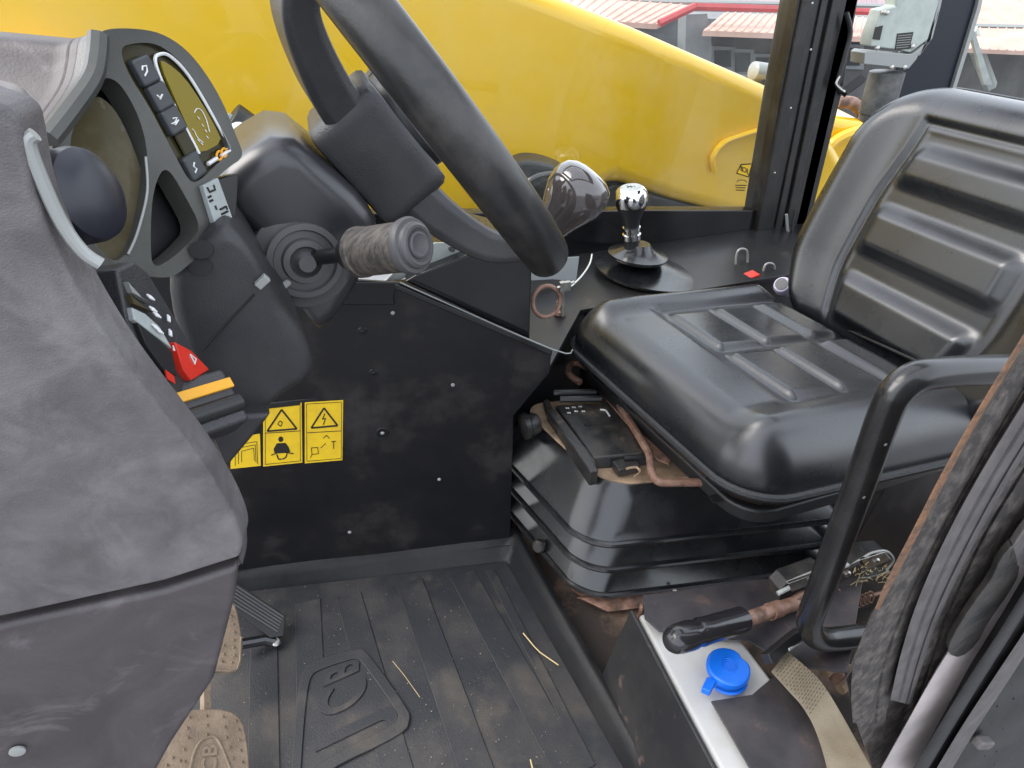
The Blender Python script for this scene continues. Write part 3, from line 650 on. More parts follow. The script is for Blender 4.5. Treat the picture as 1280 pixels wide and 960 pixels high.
gl = obj('gauge_lens', prism(B(), chaikin(px_on(PF, [(80, 190), (94, 150), (116, 116), (142, 132), (164, 176), (180, 222), (186, 262), (172, 320), (140, 336), (104, 300)], -.008), 2), -fn * .004), LENS, t)
obj('gauge_rim', tube(B(), spline(px_on(PF, [(182, 196), (184, 240), (172, 290), (160, 318)], .001), 6), .0012, 8), SILV, t)
cl = obj('cluster_panel', prism(B(), chaikin(px_on(PF, [(x, y) for x, y in h_clu], -.005), 2), -fn * .004), INSERT, t)
lcd = obj('display', prism(B(), chaikin(px_on(PF, [(196, 76), (206, 78), (228, 96), (250, 128), (268, 160), (276, 178), (250, 192), (244, 184), (222, 136)], -.0045), 1), fn * .002), LCD, t)
obj('display_outline', tube(B(), spline(px_on(PF, [(249, 192), (222, 140), (203, 103), (194, 76), (199, 68), (212, 70), (234, 92), (260, 134), (286, 182), (284, 187)], -.0015), 6), .0016, 6), WHITE, lcd)
bm = B()
for (a, b) in (((260, 205), (271, 198)), ((276, 195), (287, 188))):
    tube(bm, px_on(PF, [a, b], -.0015), .002, 6)
obj('brake_line_mark', bm, WHITE, cl)
bm = B()
for (x, y) in ((274, 194.5), (280, 191)):
    tube(bm, spline([on(x + 3.2 * math.cos(k * math.pi / 4), y + 5.5 * math.sin(k * math.pi / 4), PF, -.001) for k in range(8)], 3, True), .0012, 6, True)
obj('brake_symbol', bm, ORNG, cl)
bm = B()
tube(bm, spline(px_on(PF, [(243, 141), (246, 136), (252, 138), (258, 150), (262, 165)], -.0018), 4), .0005, 5)
tube(bm, spline(px_on(PF, [(240, 161), (243, 164), (247, 172), (254, 178)], -.0018), 4), .0005, 5)
for (x, y) in ((247, 146), (252, 155), (256, 162), (258, 170), (247, 174), (251, 178)): tube(bm, px_on(PF, [(x, y), (x + 2.5, y + 3)], -.0018), .0006, 5)
obj('display_segments', bm, WHITE, lcd)
d1 = (B0 - A0).normalized(); d2 = fn.cross(d1)
if d2.dot(cR) < 0: d2 = -d2
ICONS = ([(181, 88), (181, 83), (186, 82), (187, 89), (184, 95)], [(199, 119), (203, 122), (206, 118), (203, 124)], [(219, 148), (224, 147), (222, 153), (217, 155), (222, 156), (226, 150)], [(246, 203), (245, 208), (249, 211), (247, 216)])
for k, (x, y) in enumerate(((180, 89), (199, 121), (215, 151), (241, 208))):
    c0 = on(x, y, PF, -.001)
    bt = obj('button', box(B(), c0, .0225, .0225, .009, (d1, d2, fn)), KEYP, t, bevel=.003)
    bm = B(); tube(bm, px_on((c0 + fn * .0048, fn), [(a - 3, b) for a, b in ICONS[k]], 0), .0008, 6); obj('button_icon', bm, WHITE, bt)
obj('button_blank', box(B(), on(232, 178, PF, -.003), .0215, .021, .004, (d1, d2, fn)), INSERT, t, bevel=.002)
bm = B(); tube(bm, px_on(PF, [(179, 70), (182, 66), (185, 70), (181, 66)], -.008), .0007, 5); obj('pod_mark', bm, WHITE, t)
# latch strip at the pod's foot
PL_ = PF
ls = obj('latch_strip', prism(B(), px_on(PF, [(254, 232), (273, 222), (291, 272), (270, 284)], .006), -fn * .006), PALE, t, bevel=.001)
bm = B()
for pts in ([(259, 234), (262, 240), (269, 237), (267, 231)], [(260, 247), (264, 245)], [(275, 262), (283, 258), (284, 262)], [(277, 268), (285, 264)], [(262, 252), (266, 250)], [(269, 257), (271, 262)]):
    tube(bm, px_on(PF, pts, .0065), .0011, 5)
obj('latch_slots', bm, INK, ls)
obj('latch_base', prism(B(), px_on(PF, [(240, 258), (254, 228), (300, 215), (296, 285), (262, 292)], -.004), -fn * .02), BLK, t, bevel=.003)
# air vent with its ring on the near edge
vc = at(97, 246, y=.49); vn = V((.88, -.42, .22)).normalized()
va = axes(vn)
vt = obj('air_vent', lathe(B(), [(.030, -.02), (.030, .002), (.0285, .007), (.022, .011), (.012, .013), (0, .0135)], vc + vn * .004, vn, 40), VENT, t)
obj('vent_ring', tube(B(), spline([at(x, y, y=.425) for x, y in ((44, 168), (36, 180), (52, 225), (78, 280), (104, 315), (126, 330))], 5), .0038, 10), SILV, t)
# switch strip facing the driver
s0, s1, s2, s3 = at(146, 338, y=.50), at(216, 500, y=.49), at(262, 470, y=.545), at(168, 330, y=.56)
PS = plane3(s0, s1, s2); sn = PS[1]
obj('switch_panel', prism(B(), [on(x, y, PS) for x, y in ((146, 336), (158, 400), (182, 452), (212, 498), (232, 520), (268, 478), (228, 410), (186, 340), (168, 326))], -sn * .03), PLAS, t, bevel=.003)
for k, (q, m_) in enumerate((([(160, 352), (178, 372), (188, 378), (166, 366)], SILV), ([(163, 368), (182, 384), (192, 390), (168, 380)], LENS), ([(165, 384), (182, 392), (200, 408), (216, 436), (200, 424), (168, 400)], WHITE), ([(172, 402), (200, 425), (216, 440), (222, 470), (205, 462), (182, 430)], BLK))):
    obj('rocker_switch', prism(B(), [on(x, y, PS, .004) for x, y in q], -sn * .006), m_ if k != 2 else PALE, t, bevel=.001)
bm = B()
for (x, y) in ((188, 371), (191, 386), (196, 393), (194, 408), (199, 413)):
    for q in range(3): tube(bm, px_on(PS, [(x - 4 + q * 2, y - 3 + q), (x + q * 2.4, y + 2 + q)], .0055), .0008, 5)
obj('switch_icons', bm, WHITE, t)
bm = B()
for (x, y) in ((210, 398), (212, 416), (217, 435)): prism(bm, px_on(PS, [(x - 1.5, y - 5), (x + 1.5, y - 2), (x + 2, y + 5), (x - 1, y + 3)], .003), sn * .001)
obj('switch_lamps', bm, WHITE, t)
hz = obj('hazard_switch', prism(B(), px_on(PS, [(219, 427), (240, 438), (263, 462), (240, 476), (229, 462)], .006), -sn * .01), REDP, t, bevel=.0015)
bm = B(); tube(bm, px_on(PS, [(238, 443), (245, 449), (243.5, 455)], .0066), .0007, 5, True); obj('hazard_triangle', bm, WHITE, hz)
obj('fuse_slot', prism(B(), px_on(PS, [(205, 462), (216, 470), (218, 480), (208, 474)], .003), sn * .001), REDP, t, label='dark red slot')
# chunky rocker with amber band
yb = at(262, 500, y=.50)
ax_ = ((at(300, 482, y=.50) - at(226, 505, y=.47)).normalized(),); ux = ax_[0]; un = (V((.55, -.45, .65)) - ux * V((.55, -.45, .65)).dot(ux)).normalized(); uy = un.cross(ux)
hd = obj('parking_switch', box(B(), yb - un * .02 , .056, .05, .03, (ux, uy, un)), PLAS, t, bevel=.004)
sd_ = 1 if uy.z > 0 else -1
obj('amber_band', box(B(), yb - un * .0035 + uy * sd_ * .010, .055, .009, .004, (ux, uy, un)), YBAND, hd, bevel=.001)
obj('switch_bar', tube(B(), [yb - un * .006 - ux * .022 - uy * sd_ * .008, yb - un * .006 + ux * .026 - uy * sd_ * .008], .008, 12), BLK, hd)

# ================================================================ STEERING COLUMN
t = thing('steering_column', 'satin black steering column shroud with stalk and lower covers', 'steering column', (.0, .85, 0))
YC = .80
WC = V((.210, .897, .958)); wm = V((.809, -.058, .584)).normalized()
wdn = (V((0, 0, -1)) + wm * wm.z).normalized(); wsd = wm.cross(wdn)
if wsd.y < 0: wsd = -wsd
sh = [(272, 240), (300, 210), (356, 178), (410, 220), (452, 258), (470, 292), (448, 350), (404, 411), (384, 398), (345, 338), (320, 300)]
obj('shroud', pillow(B(), chaikin(px_y(YC, [(371 + (x - 371) * 1.1, 290 + (y - 290) * 1.1) for x, y in sh]), 1), V((.0, .19, 0)), .03), SHR, t, ang=70)
obj('shroud_seam', tube(B(), px_y(YC + .012, [(452, 262), (436, 282), (420, 300)]), .0014, 6), DARKR, t)
obj('shroud_lip', prism(B(), px_y(YC + .03, [(352, 176), (362, 172), (420, 216), (470, 276), (466, 290), (410, 226)]), V((0, .13, 0))), BLK, t, bevel=.003)
lc = [(204, 348), (240, 312), (274, 286), (292, 288), (318, 318), (338, 352), (352, 380), (376, 410), (390, 440), (396, 462), (388, 478), (350, 500), (300, 548), (262, 580), (236, 470)]
obj('lower_cover', pillow(B(), chaikin(px_y(.66, lc), 2), V((-.01, .16, 0)), .016), PLAS, t, ang=70)
obj('cover_seam', tube(B(), px_y(.6595, [(252, 438), (318, 368)]), .0012, 6), DARKR, t)
obj('cover_tail', prism(B(), px_y(.64, [(226, 470), (300, 520), (340, 518), (318, 545), (280, 590), (262, 576)]), V((0, .08, 0))), PLAS, t, bevel=.006, ang=25)
for (x, y) in ((252, 312), (251, 333)):
    obj('cover_hole', lathe(B(), [(.0085, 0), (.0085, .002), (0, .002)], at(x, y, y=.659), V((-.1, -1, .35)), 16, sx=1.3), DARKR, t)
obj('cover_clip', box(B(), at(328, 352, y=.656), .014, .008, .008, (V((.8, 0, .6)), V((0, 1, 0)), V((-.6, 0, .8)))), SILV, t, bevel=.001)
obj('tilt_pin', tube(B(), [at(352, 360, y=.775), at(360, 353, y=.785)], .0045, 10), SILV, t)
# stalk
sb = at(390, 323, y=.795); se = at(525, 306, y=.66); sa = (se - sb).normalized()
st = obj('stalk', tube(B(), [sb, sb.lerp(se, .45)], .009, 14), BLK, t)
bn = V((.12, -1, .12)).normalized()
bm = B(); lathe(bm, [(.062, -.012), (.060, -.002), (.048, .002), (.046, .004), (.045, .009), (.038, .010), (.036, .005), (.028, .006), (.026, .012), (.019, .013), (.017, .007), (.012, .012), (.010, .022)], at(380, 324, y=YC) + V((0, -.002, 0)), bn, 40); obj('boot', bm, GRIP2, st)
L_ = (se - sb).length
bm = B(); lathe(bm, [(.010, L_ * .32), (.018, L_ * .36), (.024, L_ * .44), (.0275, L_ * .47), (.0275, L_ * .50)], sb, sa, 32); obj('neck', bm, BLK, st)
bm = B(); lathe(bm, [(.026, L_ * .47), (.029, L_ * .475), (.029, L_ * .51), (.0275, L_ * .52), (.027, L_ * .9)], sb, sa, 32); obj('grip', bm, GRIP, st)
bm = B(); lathe(bm, [(.027, L_ * .895), (.030, L_ * .9), (.031, L_ * .93), (.029, L_ * .955), (.025, L_ * .96), (.024, L_ * .985), (.021, L_ * 1.0), (.018, L_ * 1.0), (.017, L_ * .99), (.015, L_ * .985), (.014, L_ * 1.0), (.012, L_ * 1.005), (.009, L_ * .995), (0, L_ * .99)], sb, sa, 36); obj('end_button', bm, GRIP2, st)

# ================================================================ STEERING WHEEL
t = thing('steering_wheel', 'thick black steering wheel seen edge-on in front of the boom', 'steering wheel', (.17, .87, .83))
RW = .25
def wp_(deg, r=RW, h=0): a = R(deg); return WC + wdn * (r * math.cos(a)) + wsd * (r * math.sin(a)) + wm * h
obj('rim', tube(B(), [wp_(k * 3.75) for k in range(96)], .0255, 20, True, flat=1.15, up=wm), RIMM, t)
hub = WC - wm * .10
def hub_ring(k, h): return [WC + wdn * (p.x * k) + wsd * (p.y * k) + wm * h for p in rrect(0, 0, .077, .074, .024, 0, 6)]
bm = loft(B(), [hub_ring(k, h) for k, h in ((.86, -.137), (.95, -.134), (1.0, -.126), (1.0, -.060), (.985, -.046), (.93, -.040), (.8, -.039))], True)
bm.verts.ensure_lookup_table(); bm.faces.new(bm.verts[:28]); bm.faces.new(bm.verts[-28:]); obj('hub', bm, PLAS, t)
bm = B(); lathe(bm, [(.066, -.041), (.067, -.032), (.058, -.022), (0, -.020)], WC, wm, 40); obj('hub_cap', bm, BLK, t)
def spoke(deg, w0, w1):
    a0 = wp_(deg, .05, -.088); a1 = wp_(deg, .12, -.078); a2 = wp_(deg, .19, -.052); a3 = wp_(deg, .228, -.008)
    pth = spline([a0, a1, a2, a3], 8); tang = wm.cross((a3 - a0)).normalized()
    bm = B(); rows = []
    for i, p in enumerate(pth):
        f = i / (len(pth) - 1); wv = w0 + (w1 - w0) * math.sin(f * math.pi / 2); d = (pth[min(i + 1, len(pth) - 1)] - pth[max(i - 1, 0)]).normalized(); nn = d.cross(tang).normalized()
        th = .030 - .014 * f
        rows.append([p + tang * (wv * x) + nn * (th * y) for x, y in ((-1, -.6), (-.85, -1), (.85, -1), (1, -.6), (1, .6), (.85, 1), (-.85, 1), (-1, .6))])
    loft(bm, rows, True); bm.faces.new(bm.verts[:8]); bm.faces.new(bm.verts[-8:])
    obj('spoke', bm, PLAS, t, bevel=.003, ang=20)
for d_ in (202, 342, 93): spoke(d_, .046, .028)
# spinner knob on the rim
kb = at(676, 292, y=.86); kt = at(716, 246, y=.80); ka = (at(745, 215, y=.84) - at(690, 285, y=.86)).normalized()
bm = B(); kq = at(684, 288, y=.86)
lathe(bm, [(0, -.01), (.02, -.01), (.024, 0), (.026, .012), (.030, .026), (.038, .044), (.044, .060), (.0455, .074), (.043, .087), (.037, .096), (.027, .102), (.014, .105), (0, .1055)], kq, ka, 48)
obj('spinner_knob', bm, KNOB, t, label='glossy brown spinner knob')

# ================================================================ GEAR LEVER, small things on the deck
t = thing('gear_lever', 'chrome topped gear lever in a pleated black boot beside the seat', 'gear lever', at(815, 350, z=.46))
gb = at(790, 322, y=1.335); gt = at(789, 245, y=1.335); ga = (gt - gb).normalized()
def dish(cpx, y, rx, prof, name, m_, tilt=V((0, 0, 1)), sx=1.0):
    bm = B(); lathe(bm, prof, at(*cpx, y=y), tilt, 48, sx=sx); return obj(name, bm, m_, t)
dish((872, 332), 1.40, 0, [(.0, -.02), (.082, -.02), (.084, .0), (.066, .008), (0, .01)], 'boot_base', COVERT)
dish((800, 348), 1.33, 0, [(.0, -.03), (.105, -.03), (.108, -.012), (.09, -.004), (0, 0)], 'boot_flange', RUB)
dish((812, 336), 1.335, 0, [(.09, -.018), (.132, -.010), (.137, -.002), (.095, .004), (.06, .012), (.03, .02)], 'boot_pleat', RUB, V((.12, 0, 1)))
dish((797, 318), 1.335, 0, [(.055, -.014), (.070, -.007), (.073, .001), (.056, .006), (.036, .016), (.026, .028)], 'boot_pleat', RUB, V((.1, 0, 1)))
obj('shaft', tube(B(), [gb, gb.lerp(gt, .75)], .0185, 20), BLK, t)
bm = B(); lathe(bm, [(.0195, .048), (.022, .050), (.022, .062), (.0185, .064), (.0185, .072), (.021, .074), (.021, .079)], gb, ga, 24); obj('collar', bm, CHROME, t)
gl_ = (gt - gb).length
bm = B(); lathe(bm, [(.018, gl_ * .5), (.020, gl_ * .62), (.027, gl_ * .72), (.034, gl_ * .82), (.0365, gl_ * .9)], gb, ga, 32); obj('knob', bm, BLK, t)
bm = B(); lathe(bm, [(.0365, gl_ * .87), (.038, gl_ * .91), (.0385, gl_ * .98), (.036, gl_ * 1.07), (.030, gl_ * 1.12), (.025, gl_ * 1.135)], gb, ga, 36); obj('knob_cap', bm, CHROME, t)
bm = B(); lathe(bm, [(.025, gl_ * 1.13), (.024, gl_ * 1.14), (0, gl_ * 1.142)], gb, ga, 28); kd = obj('knob_disc', bm, PALE, t)
to = gb + ga * (gl_ * 1.144)
bm = B(); x_, y_ = cR, ga.cross(cR).normalized()
if y_.dot(cF) < 0: y_ = -y_
for k in (-1, 0, 1): tube(bm, [to + x_ * .008 * k - y_ * .007, to + x_ * .008 * k + y_ * .007], .0009, 5)
tube(bm, [to - x_ * .008, to + x_ * .008], .0009, 5); obj('shift_pattern', bm, INK, kd)

t = thing('ignition_key', 'key on a worn split ring hanging at the console beside the seat', 'key', at(700, 400, z=.452))
kc = at(683, 377, y=1.06)
obj('split_ring', tube(B(), [kc + V((.028 * math.cos(a), .006 * math.sin(a), .030 * math.sin(a))) for a in [k * math.pi / 16 for k in range(32)]], .0042, 8, True), RUST, t)
obj('key_blade', tube(B(), [at(703, 352, y=1.07), at(704, 395, y=1.07)], .005, 6), ZINC, t)
bm = B(); box(bm, at(706, 358, y=1.06), .022, .008, .02); tube(bm, [at(696, 360, y=1.06), at(718, 352, y=1.06)], .003, 6); obj('key_head', bm, ZINC, t, bevel=.001)
obj('lock_barrel', lathe(B(), [(.013, 0), (.013, .008), (.009, .012), (.008, .03), (0, .03)], at(700, 392, z=.455), V((0, 0, 1)), 20), RUST, t)
tag(obj('tie_wire', tube(B(), spline([at(714, 358, y=1.07), at(727, 345, y=1.1), at(737, 330, y=1.16), at(740, 318, y=1.22)], 6), .0017, 6), WIREW), 'thin white wire curving from the key up to the deck', 'wire')
tag(obj('paper_card', prism(B(), px_y(1.34, [(640, 326), (724, 321), (720, 351), (690, 349), (640, 352)]), V((0, .002, .0))), PAPER), 'pale grey card propped behind the steering wheel rim', 'card')
for k, (x, y, lb) in enumerate(((926, 330, 'thin steel wire loop standing on the deck, the one farther from the seat back'), (960, 348, 'thin steel wire loop standing beside the lilac bottle'))):
    pts = [at(x - 7, y + 12, y=1.3 - k * .06), at(x - 6, y - 8, y=1.3 - k * .06), at(x - 3, y - 17, y=1.3 - k * .06), at(x + 3, y - 19, y=1.3 - k * .06), at(x + 8, y - 15, y=1.3 - k * .06), at(x + 8, y, y=1.3 - k * .06), at(x + 5, y + 12, y=1.3 - k * .06)]
    tag(obj('wire_loop', tube(B(), spline(pts, 6), .0028, 8), SILV), lb, 'wire loop', 'wire loops on the deck')
tag(obj('red_buckle', box(B(), at(939, 345, y=1.23), .03, .03, .012, (V((.9, 0, .2)).normalized(), V((0, 1, 0)), V((-.2, 0, .9)).normalized())), REDP, bevel=.002), 'small red buckle tab behind the seat cushion', 'buckle')
t = thing('small_bottle', 'small lilac bottle lying against the foot of the seat back', 'bottle', at(975, 365, y=1.25))
bq = at(982, 362, y=1.17); bd = (at(966, 341, y=1.13) - bq).normalized()
bm = B(); lathe(bm, [(0, 0), (.018, 0), (.022, .006), (.022, .03), (.018, .04), (.014, .042)], bq, bd, 24); obj('bottle_body', bm, LILW, t)
bm = B(); lathe(bm, [(.0145, .04), (.0145, .044), (0, .045)], bq, bd, 24); obj('bottle_mouth', bm, KEYP, t)

# ================================================================ SEAT
t = seat = thing('operator_seat', 'black vinyl operator seat with ribbed cushion on a rubber bellows base', 'seat', (.8, .9, 0))
def sstep(a, b, x):
    if a == b: return 1.0 if x > a else 0.0
    q = max(0, min(1, (x - a) / (b - a))); return q * q * (3 - 2 * q)
def padmap(N, M, hx, hy, rfun, place):
    """grid on a rounded rectangle; place(a,b in metres, edge distance 0..1) -> V"""
    bm = B(); vs = []
    for i in range(N + 1):
        row = []
        for j in range(M + 1):
            a, b = -1 + 2 * i / N, -1 + 2 * j / M
            m_ = max(abs(a), abs(b)); x, y = a * hx, b * hy
            # shrink the border ring to the rounded outline
            cr = rfun(a, b); dx, dy = abs(x) - (hx - cr), abs(y) - (hy - cr)
            if dx > 0 and dy > 0:
                mx = max(dx, dy); l = math.hypot(dx, dy)
                k = mx / l if l else 1
                x = math.copysign(hx - cr + dx * k, x); y = math.copysign(hy - cr + dy * k, y)
                e = cr - mx
            else: e = min(hx - abs(x), hy - abs(y))
            row.append(bm.verts.new(place(x, y, e)))
        vs.append(row)
    for i in range(N):
        for j in range(M): bm.faces.new((vs[i][j], vs[i + 1][j], vs[i + 1][j + 1], vs[i][j + 1]))
    rim = [vs[i][0] for i in range(N + 1)] + [vs[N][j] for j in range(1, M + 1)] + [vs[i][M] for i in range(N - 1, -1, -1)] + [vs[0][j] for j in range(M - 1, 0, -1)]
    return bm, rim
# cushion frame
CX, CY, HX, HY = .826, .880, .257, .295
def cush(x, y, e):
    u, v = (x + HX) / (2 * HX), y / HY          # u 0 front .. 1 back ; v -1 near .. 1 far
    rr = .075
    edge = math.sqrt(max(0, 1 - (1 - min(e / rr, 1)) ** 2))
    z = .375 + .098 * edge
    z += -.035 * (u - .45)                        # falls to the back
    bol = sstep(.58, .80, abs(v)) * .016 * sstep(0, .07, e)
    z += bol
    z += .010 - .006 * sstep(.30, .0, u) * edge
    # pads: 3 rows along u, 2 along v, inside a shallow field
    inn = sstep(.27, .33, u + .10 * abs(v) * 0) * (1 - sstep(.62, .68, abs(v)))
    field = 0
    if inn > 0:
        lines = (.33, .54, .75, 1.02)
        k = 0 if u < .54 else (1 if u < .75 else 2)
        f = (u - lines[k]) / (lines[k + 1] - lines[k])
        saw = sstep(0, .16, f) * (1 - .55 * f * f) * (1 - sstep(.9, 1.0, f)) * .011
        cl_ = sstep(.02, .07, abs(v))
        sid = 1 - sstep(.52, .62, abs(v))
        field = (saw * cl_ * sid - .009) * inn
    z += field
    return V((CX + x - .10 * y, CY + y, z + .008))
bm, rim = padmap(150, 120, HX, HY, lambda a, b: .085 if a < 0 else .05, cush)
rc = [v.co.copy() for v in rim]
low = [bm.verts.new(V((CX + (p.x - CX) * .97, CY + (p.y - CY) * .97, p.z - .03))) for p in rc]
for i in range(len(rim)):
    j = (i + 1) % len(rim); bm.faces.new((rim[i], rim[j], low[j], low[i]))
bm.faces.new(low)
cu = obj('cushion', bm, SEATM, t, ang=80)
pip = [V((CX + (p.x - CX) * 1.012, CY + (p.y - CY) * 1.012, p.z - .002)) for p in rc[::5]]
obj('piping', tube(B(), pip, .0075, 8, True), PIPE, cu)
obj('seat_pan', prism(B(), [V((p.x - .1 * (p.y - CY), p.y, p.z)) for p in rrect(CX + .01, CY, HX - .02, HY - .02, .06, .352)], V((0, 0, -.03))), BLK, t, bevel=.006)
# backrest: leans back 17 degrees
LEAN = R(17); bu = V((math.sin(LEAN), 0, math.cos(LEAN))); bnv = V((-math.cos(LEAN), 0, math.sin(LEAN)))
BO = V((1.068, .838, .40)); BW, BH = .335, .272
def back_(x, y, e):     # x across (-near .. +far), y up
    s = (y + BH) / (2 * BH); v = x / BW
    taper = 1 - .07 * sstep(.35, 1.0, s) - .20 * (1 - sstep(0, .34, s))
    rr = .07; edge = math.sqrt(max(0, 1 - (1 - min(e / rr, 1)) ** 2))
    h = -.085 + .085 * edge
    h += .035 * sstep(.55, .95, abs(v)) * edge      # wings
    ch = 0
    vv = abs(v) ; top = (y + BH) / (2 * BH)
    # channel framing the pads: arch
    lim = .53 - .05 * sstep(.55, .85, top)
    d_side = vv - lim; d_top = top - .86
    d = max(d_side * BW, d_top * 2 * BH)
    ch -= .010 * math.exp(-(d / .008) ** 2)
    ch -= .007 * (1 - sstep(-.02, .0, d))
    if d < -.015:
        for (lo, hi) in ((.10, .31), (.37, .575), (.63, .80)):
            q = min((top - lo), (hi - top)) * 2 * BH; qs = -(d_side * BW) - .012
            p = sstep(-.004, .032, q) * sstep(-.004, .032, qs)
            ch += .023 * p
    h += ch * sstep(.04, .14, top)
    return BO + V((0, x * taper, 0)) + bu * (y + BH) + bnv * h
bm, rim = padmap(150, 150, BW, BH, lambda a, b: (.15 if b > 0 else .09), back_)
rc = [v.co.copy() for v in rim]; cb = sum(rc, V()) / len(rc)
low = [bm.verts.new(cb + (p - cb) * .93 - bnv * .04) for p in rc]
for i in range(len(rim)):
    j = (i + 1) % len(rim); bm.faces.new((rim[i], rim[j], low[j], low[i]))
bm.faces.new(low)
bk_ = obj('backrest', bm, SEATM, t, ang=80)
obj('seam_bead', tube(B(), [cb + (p - cb) * 1.003 for p in rc[::6]], .003, 6, True), SEATM, bk_)
obj('back_hinge', prism(B(), [V((1.14, .64, .28)), V((1.20, .64, .28)), V((1.26, .64, .52)), V((1.20, .64, .50))], V((0, .42, 0))), BLK, t, bevel=.01)
obj('cushion_back_rail', tube(B(), [at(1000, 385, y=1.10), at(1160, 458, y=.70)], .003, 8), BLK, t)
# bellows
def bpt(x, y, z): return V((.455 + .97 * x - .19 * y, .79 - .20 * x + .98 * y, z))
def bring(z, i_, r_): return [bpt(p.x, p.y, z) for p in rrect(.25, .185, .284 - i_, .214 - i_ * .9, r_ + .022, z, 10)]
rings = [(.292, .072, .03), (.287, .066, .035), (.280, .058, .04), (.262, .048, .045), (.215, .014, .045), (.196, .001, .04), (.190, -.002, .04), (.185, .006, .04), (.182, .040, .04), (.174, .050, .04), (.165, .044, .04),
         (.128, .002, .04), (.122, .000, .04), (.117, .008, .04), (.114, .044, .04), (.106, .050, .04), (.097, .044, .04), (.054, .002, .04), (.048, .0, .04), (.043, .008, .04), (.040, .05, .04), (.02, .05, .04)]
rows = [bring(z_, i_, r_) for z_, i_, r_ in rings]
bm = loft(B(), rows, True); bel = obj('bellows', bm, RUB, t, ang=70)
for z_ in (.1925, .1245, .050): obj('fold_lip', tube(B(), bring(z_, .0, .04), .0065, 8, True), RUB, bel)
obj('bellows_top', prism(B(), bring(.293, .066, .04), V((0, 0, -.006))), TAN, t, bevel=.002)
obj('base_plate', prism(B(), bring(.032, .02, .03), V((0, 0, -.028))), RUST, t, bevel=.003)
obj('base_bracket', prism(B(), [at(725, 748, z=.03), at(760, 765, z=.022), at(985, 738, z=.03), at(985, 722, z=.035), at(760, 742, z=.035)], V((0, .02, -.02))), RUST, t, bevel=.003)
obj('foot_knob', lathe(B(), [(.012, 0), (.014, .004), (.014, .016), (.01, .02), (0, .02)], at(676, 680, z=.06), V((-.6, -.6, .3)), 20), GEAR, t)
# weight adjuster unit on top of the bellows front
za = .318
ad = obj('adjuster_unit', prism2(B(), [at(x, y, z=za) for x, y in ((694, 506), (768, 503), (806, 566), (742, 572))], [p + V((0, 0, -.03)) for p in [at(x, y, z=za) for x, y in ((694, 506), (768, 503), (812, 570), (742, 574))]]), GEAR, t, bevel=.004)
obj('unit_side', prism(B(), [at(x, y, z=za + .002) for x, y in ((684, 512), (694, 510), (744, 574), (748, 588), (738, 590))], V((0, 0, -.035))), GEAR, ad, bevel=.003)
obj('unit_hole', lathe(B(), [(.007, 0), (.007, .001), (0, .001)], at(735, 530, z=za + .001), V((0, 0, 1)), 16), DARKR, ad)
bm = B()
for (x, y) in ((708, 510), (716, 509), (724, 508), (710, 516), (719, 514), (728, 514)):
    for q in range(2): box(bm, at(x + q * 2.4, y, z=za + .0006), .0028, .004, .0012)
obj('unit_print', bm, WHITE, ad, smooth=False)
bm = B(); tube(bm, spline([at(x, y, z=za + .001) for x, y in ((750, 512), (757, 513), (762, 520))], 4), .002, 6); obj('unit_arrow', bm, WHITE, ad)
kq = at(667, 530, z=.30)
bm = B(); kn = (at(650, 530, z=.30) - at(690, 520, z=.30)).normalized()
lathe(bm, [(.014, -.012), (.02, -.01), (.024, 0), (.022, .01), (.028, .014), (.028, .024), (.016, .028), (0, .028)], kq, kn, 12); obj('height_knob', bm, GEAR, t)
obj('knob_bracket', tube(B(), [at(683, 503, z=.30), at(690, 520, z=.30), at(700, 540, z=.30)], .008, 8), GEAR, t)
obj('unit_strap', tube(B(), spline([at(x, y, z=za) for x, y in ((683, 512), (696, 530), (718, 552), (732, 562), (744, 585))], 5), .004, 8, flat=.6), BLK, t)
for q, (a, b) in enumerate((((692, 491), (745, 490)), ((700, 499), (752, 498)))):
    obj('slide_rail', tube(B(), [at(*a, z=.34), at(*b, z=.34)], .007, 8), BLK, t)
bar = spline([at(x, y, z=.335) for x, y in ((725, 478), (712, 468), (712, 457), (724, 455), (752, 472), (780, 515), (805, 556), (812, 570), (815, 590), (824, 602), (850, 603), (890, 603))], 6)
obj('slide_handle', tube(B(), bar, .0078, 10), RUST, t)
obj('handle_plate', prism(B(), [at(x, y, z=.325) for x, y in ((735, 472), (752, 482), (842, 572), (836, 580), (822, 574))], V((0, 0, -.004))), RUST, t, bevel=.001)
obj('latch_block', box(B(), at(782, 583, z=.305), .045, .03, .018), GEAR, t, bevel=.003)
obj('latch_arm', tube(B(), [at(780, 573, z=.318), at(812, 570, z=.318)], .005, 8), BLK, t)
obj('latch_clip', tube(B(), spline([at(x, y, z=.318) for x, y in ((783, 586), (795, 584), (800, 590), (793, 596))], 4), .0025, 6), TAN, t)
obj('side_rail', prism(B(), [V((.60, .66, .345)), V((1.1, .655, .345)), V((1.1, .655, .29)), V((.95, .66, .285))], V((0, .02, 0))), BLK, t, bevel=.002)
obj('side_plate', prism(B(), [at(x, y, y=.665) for x, y in ((1085, 600), (1180, 568), (1200, 600), (1170, 630), (1080, 625))], V((0, .012, 0))), BLK, t, bevel=.002)

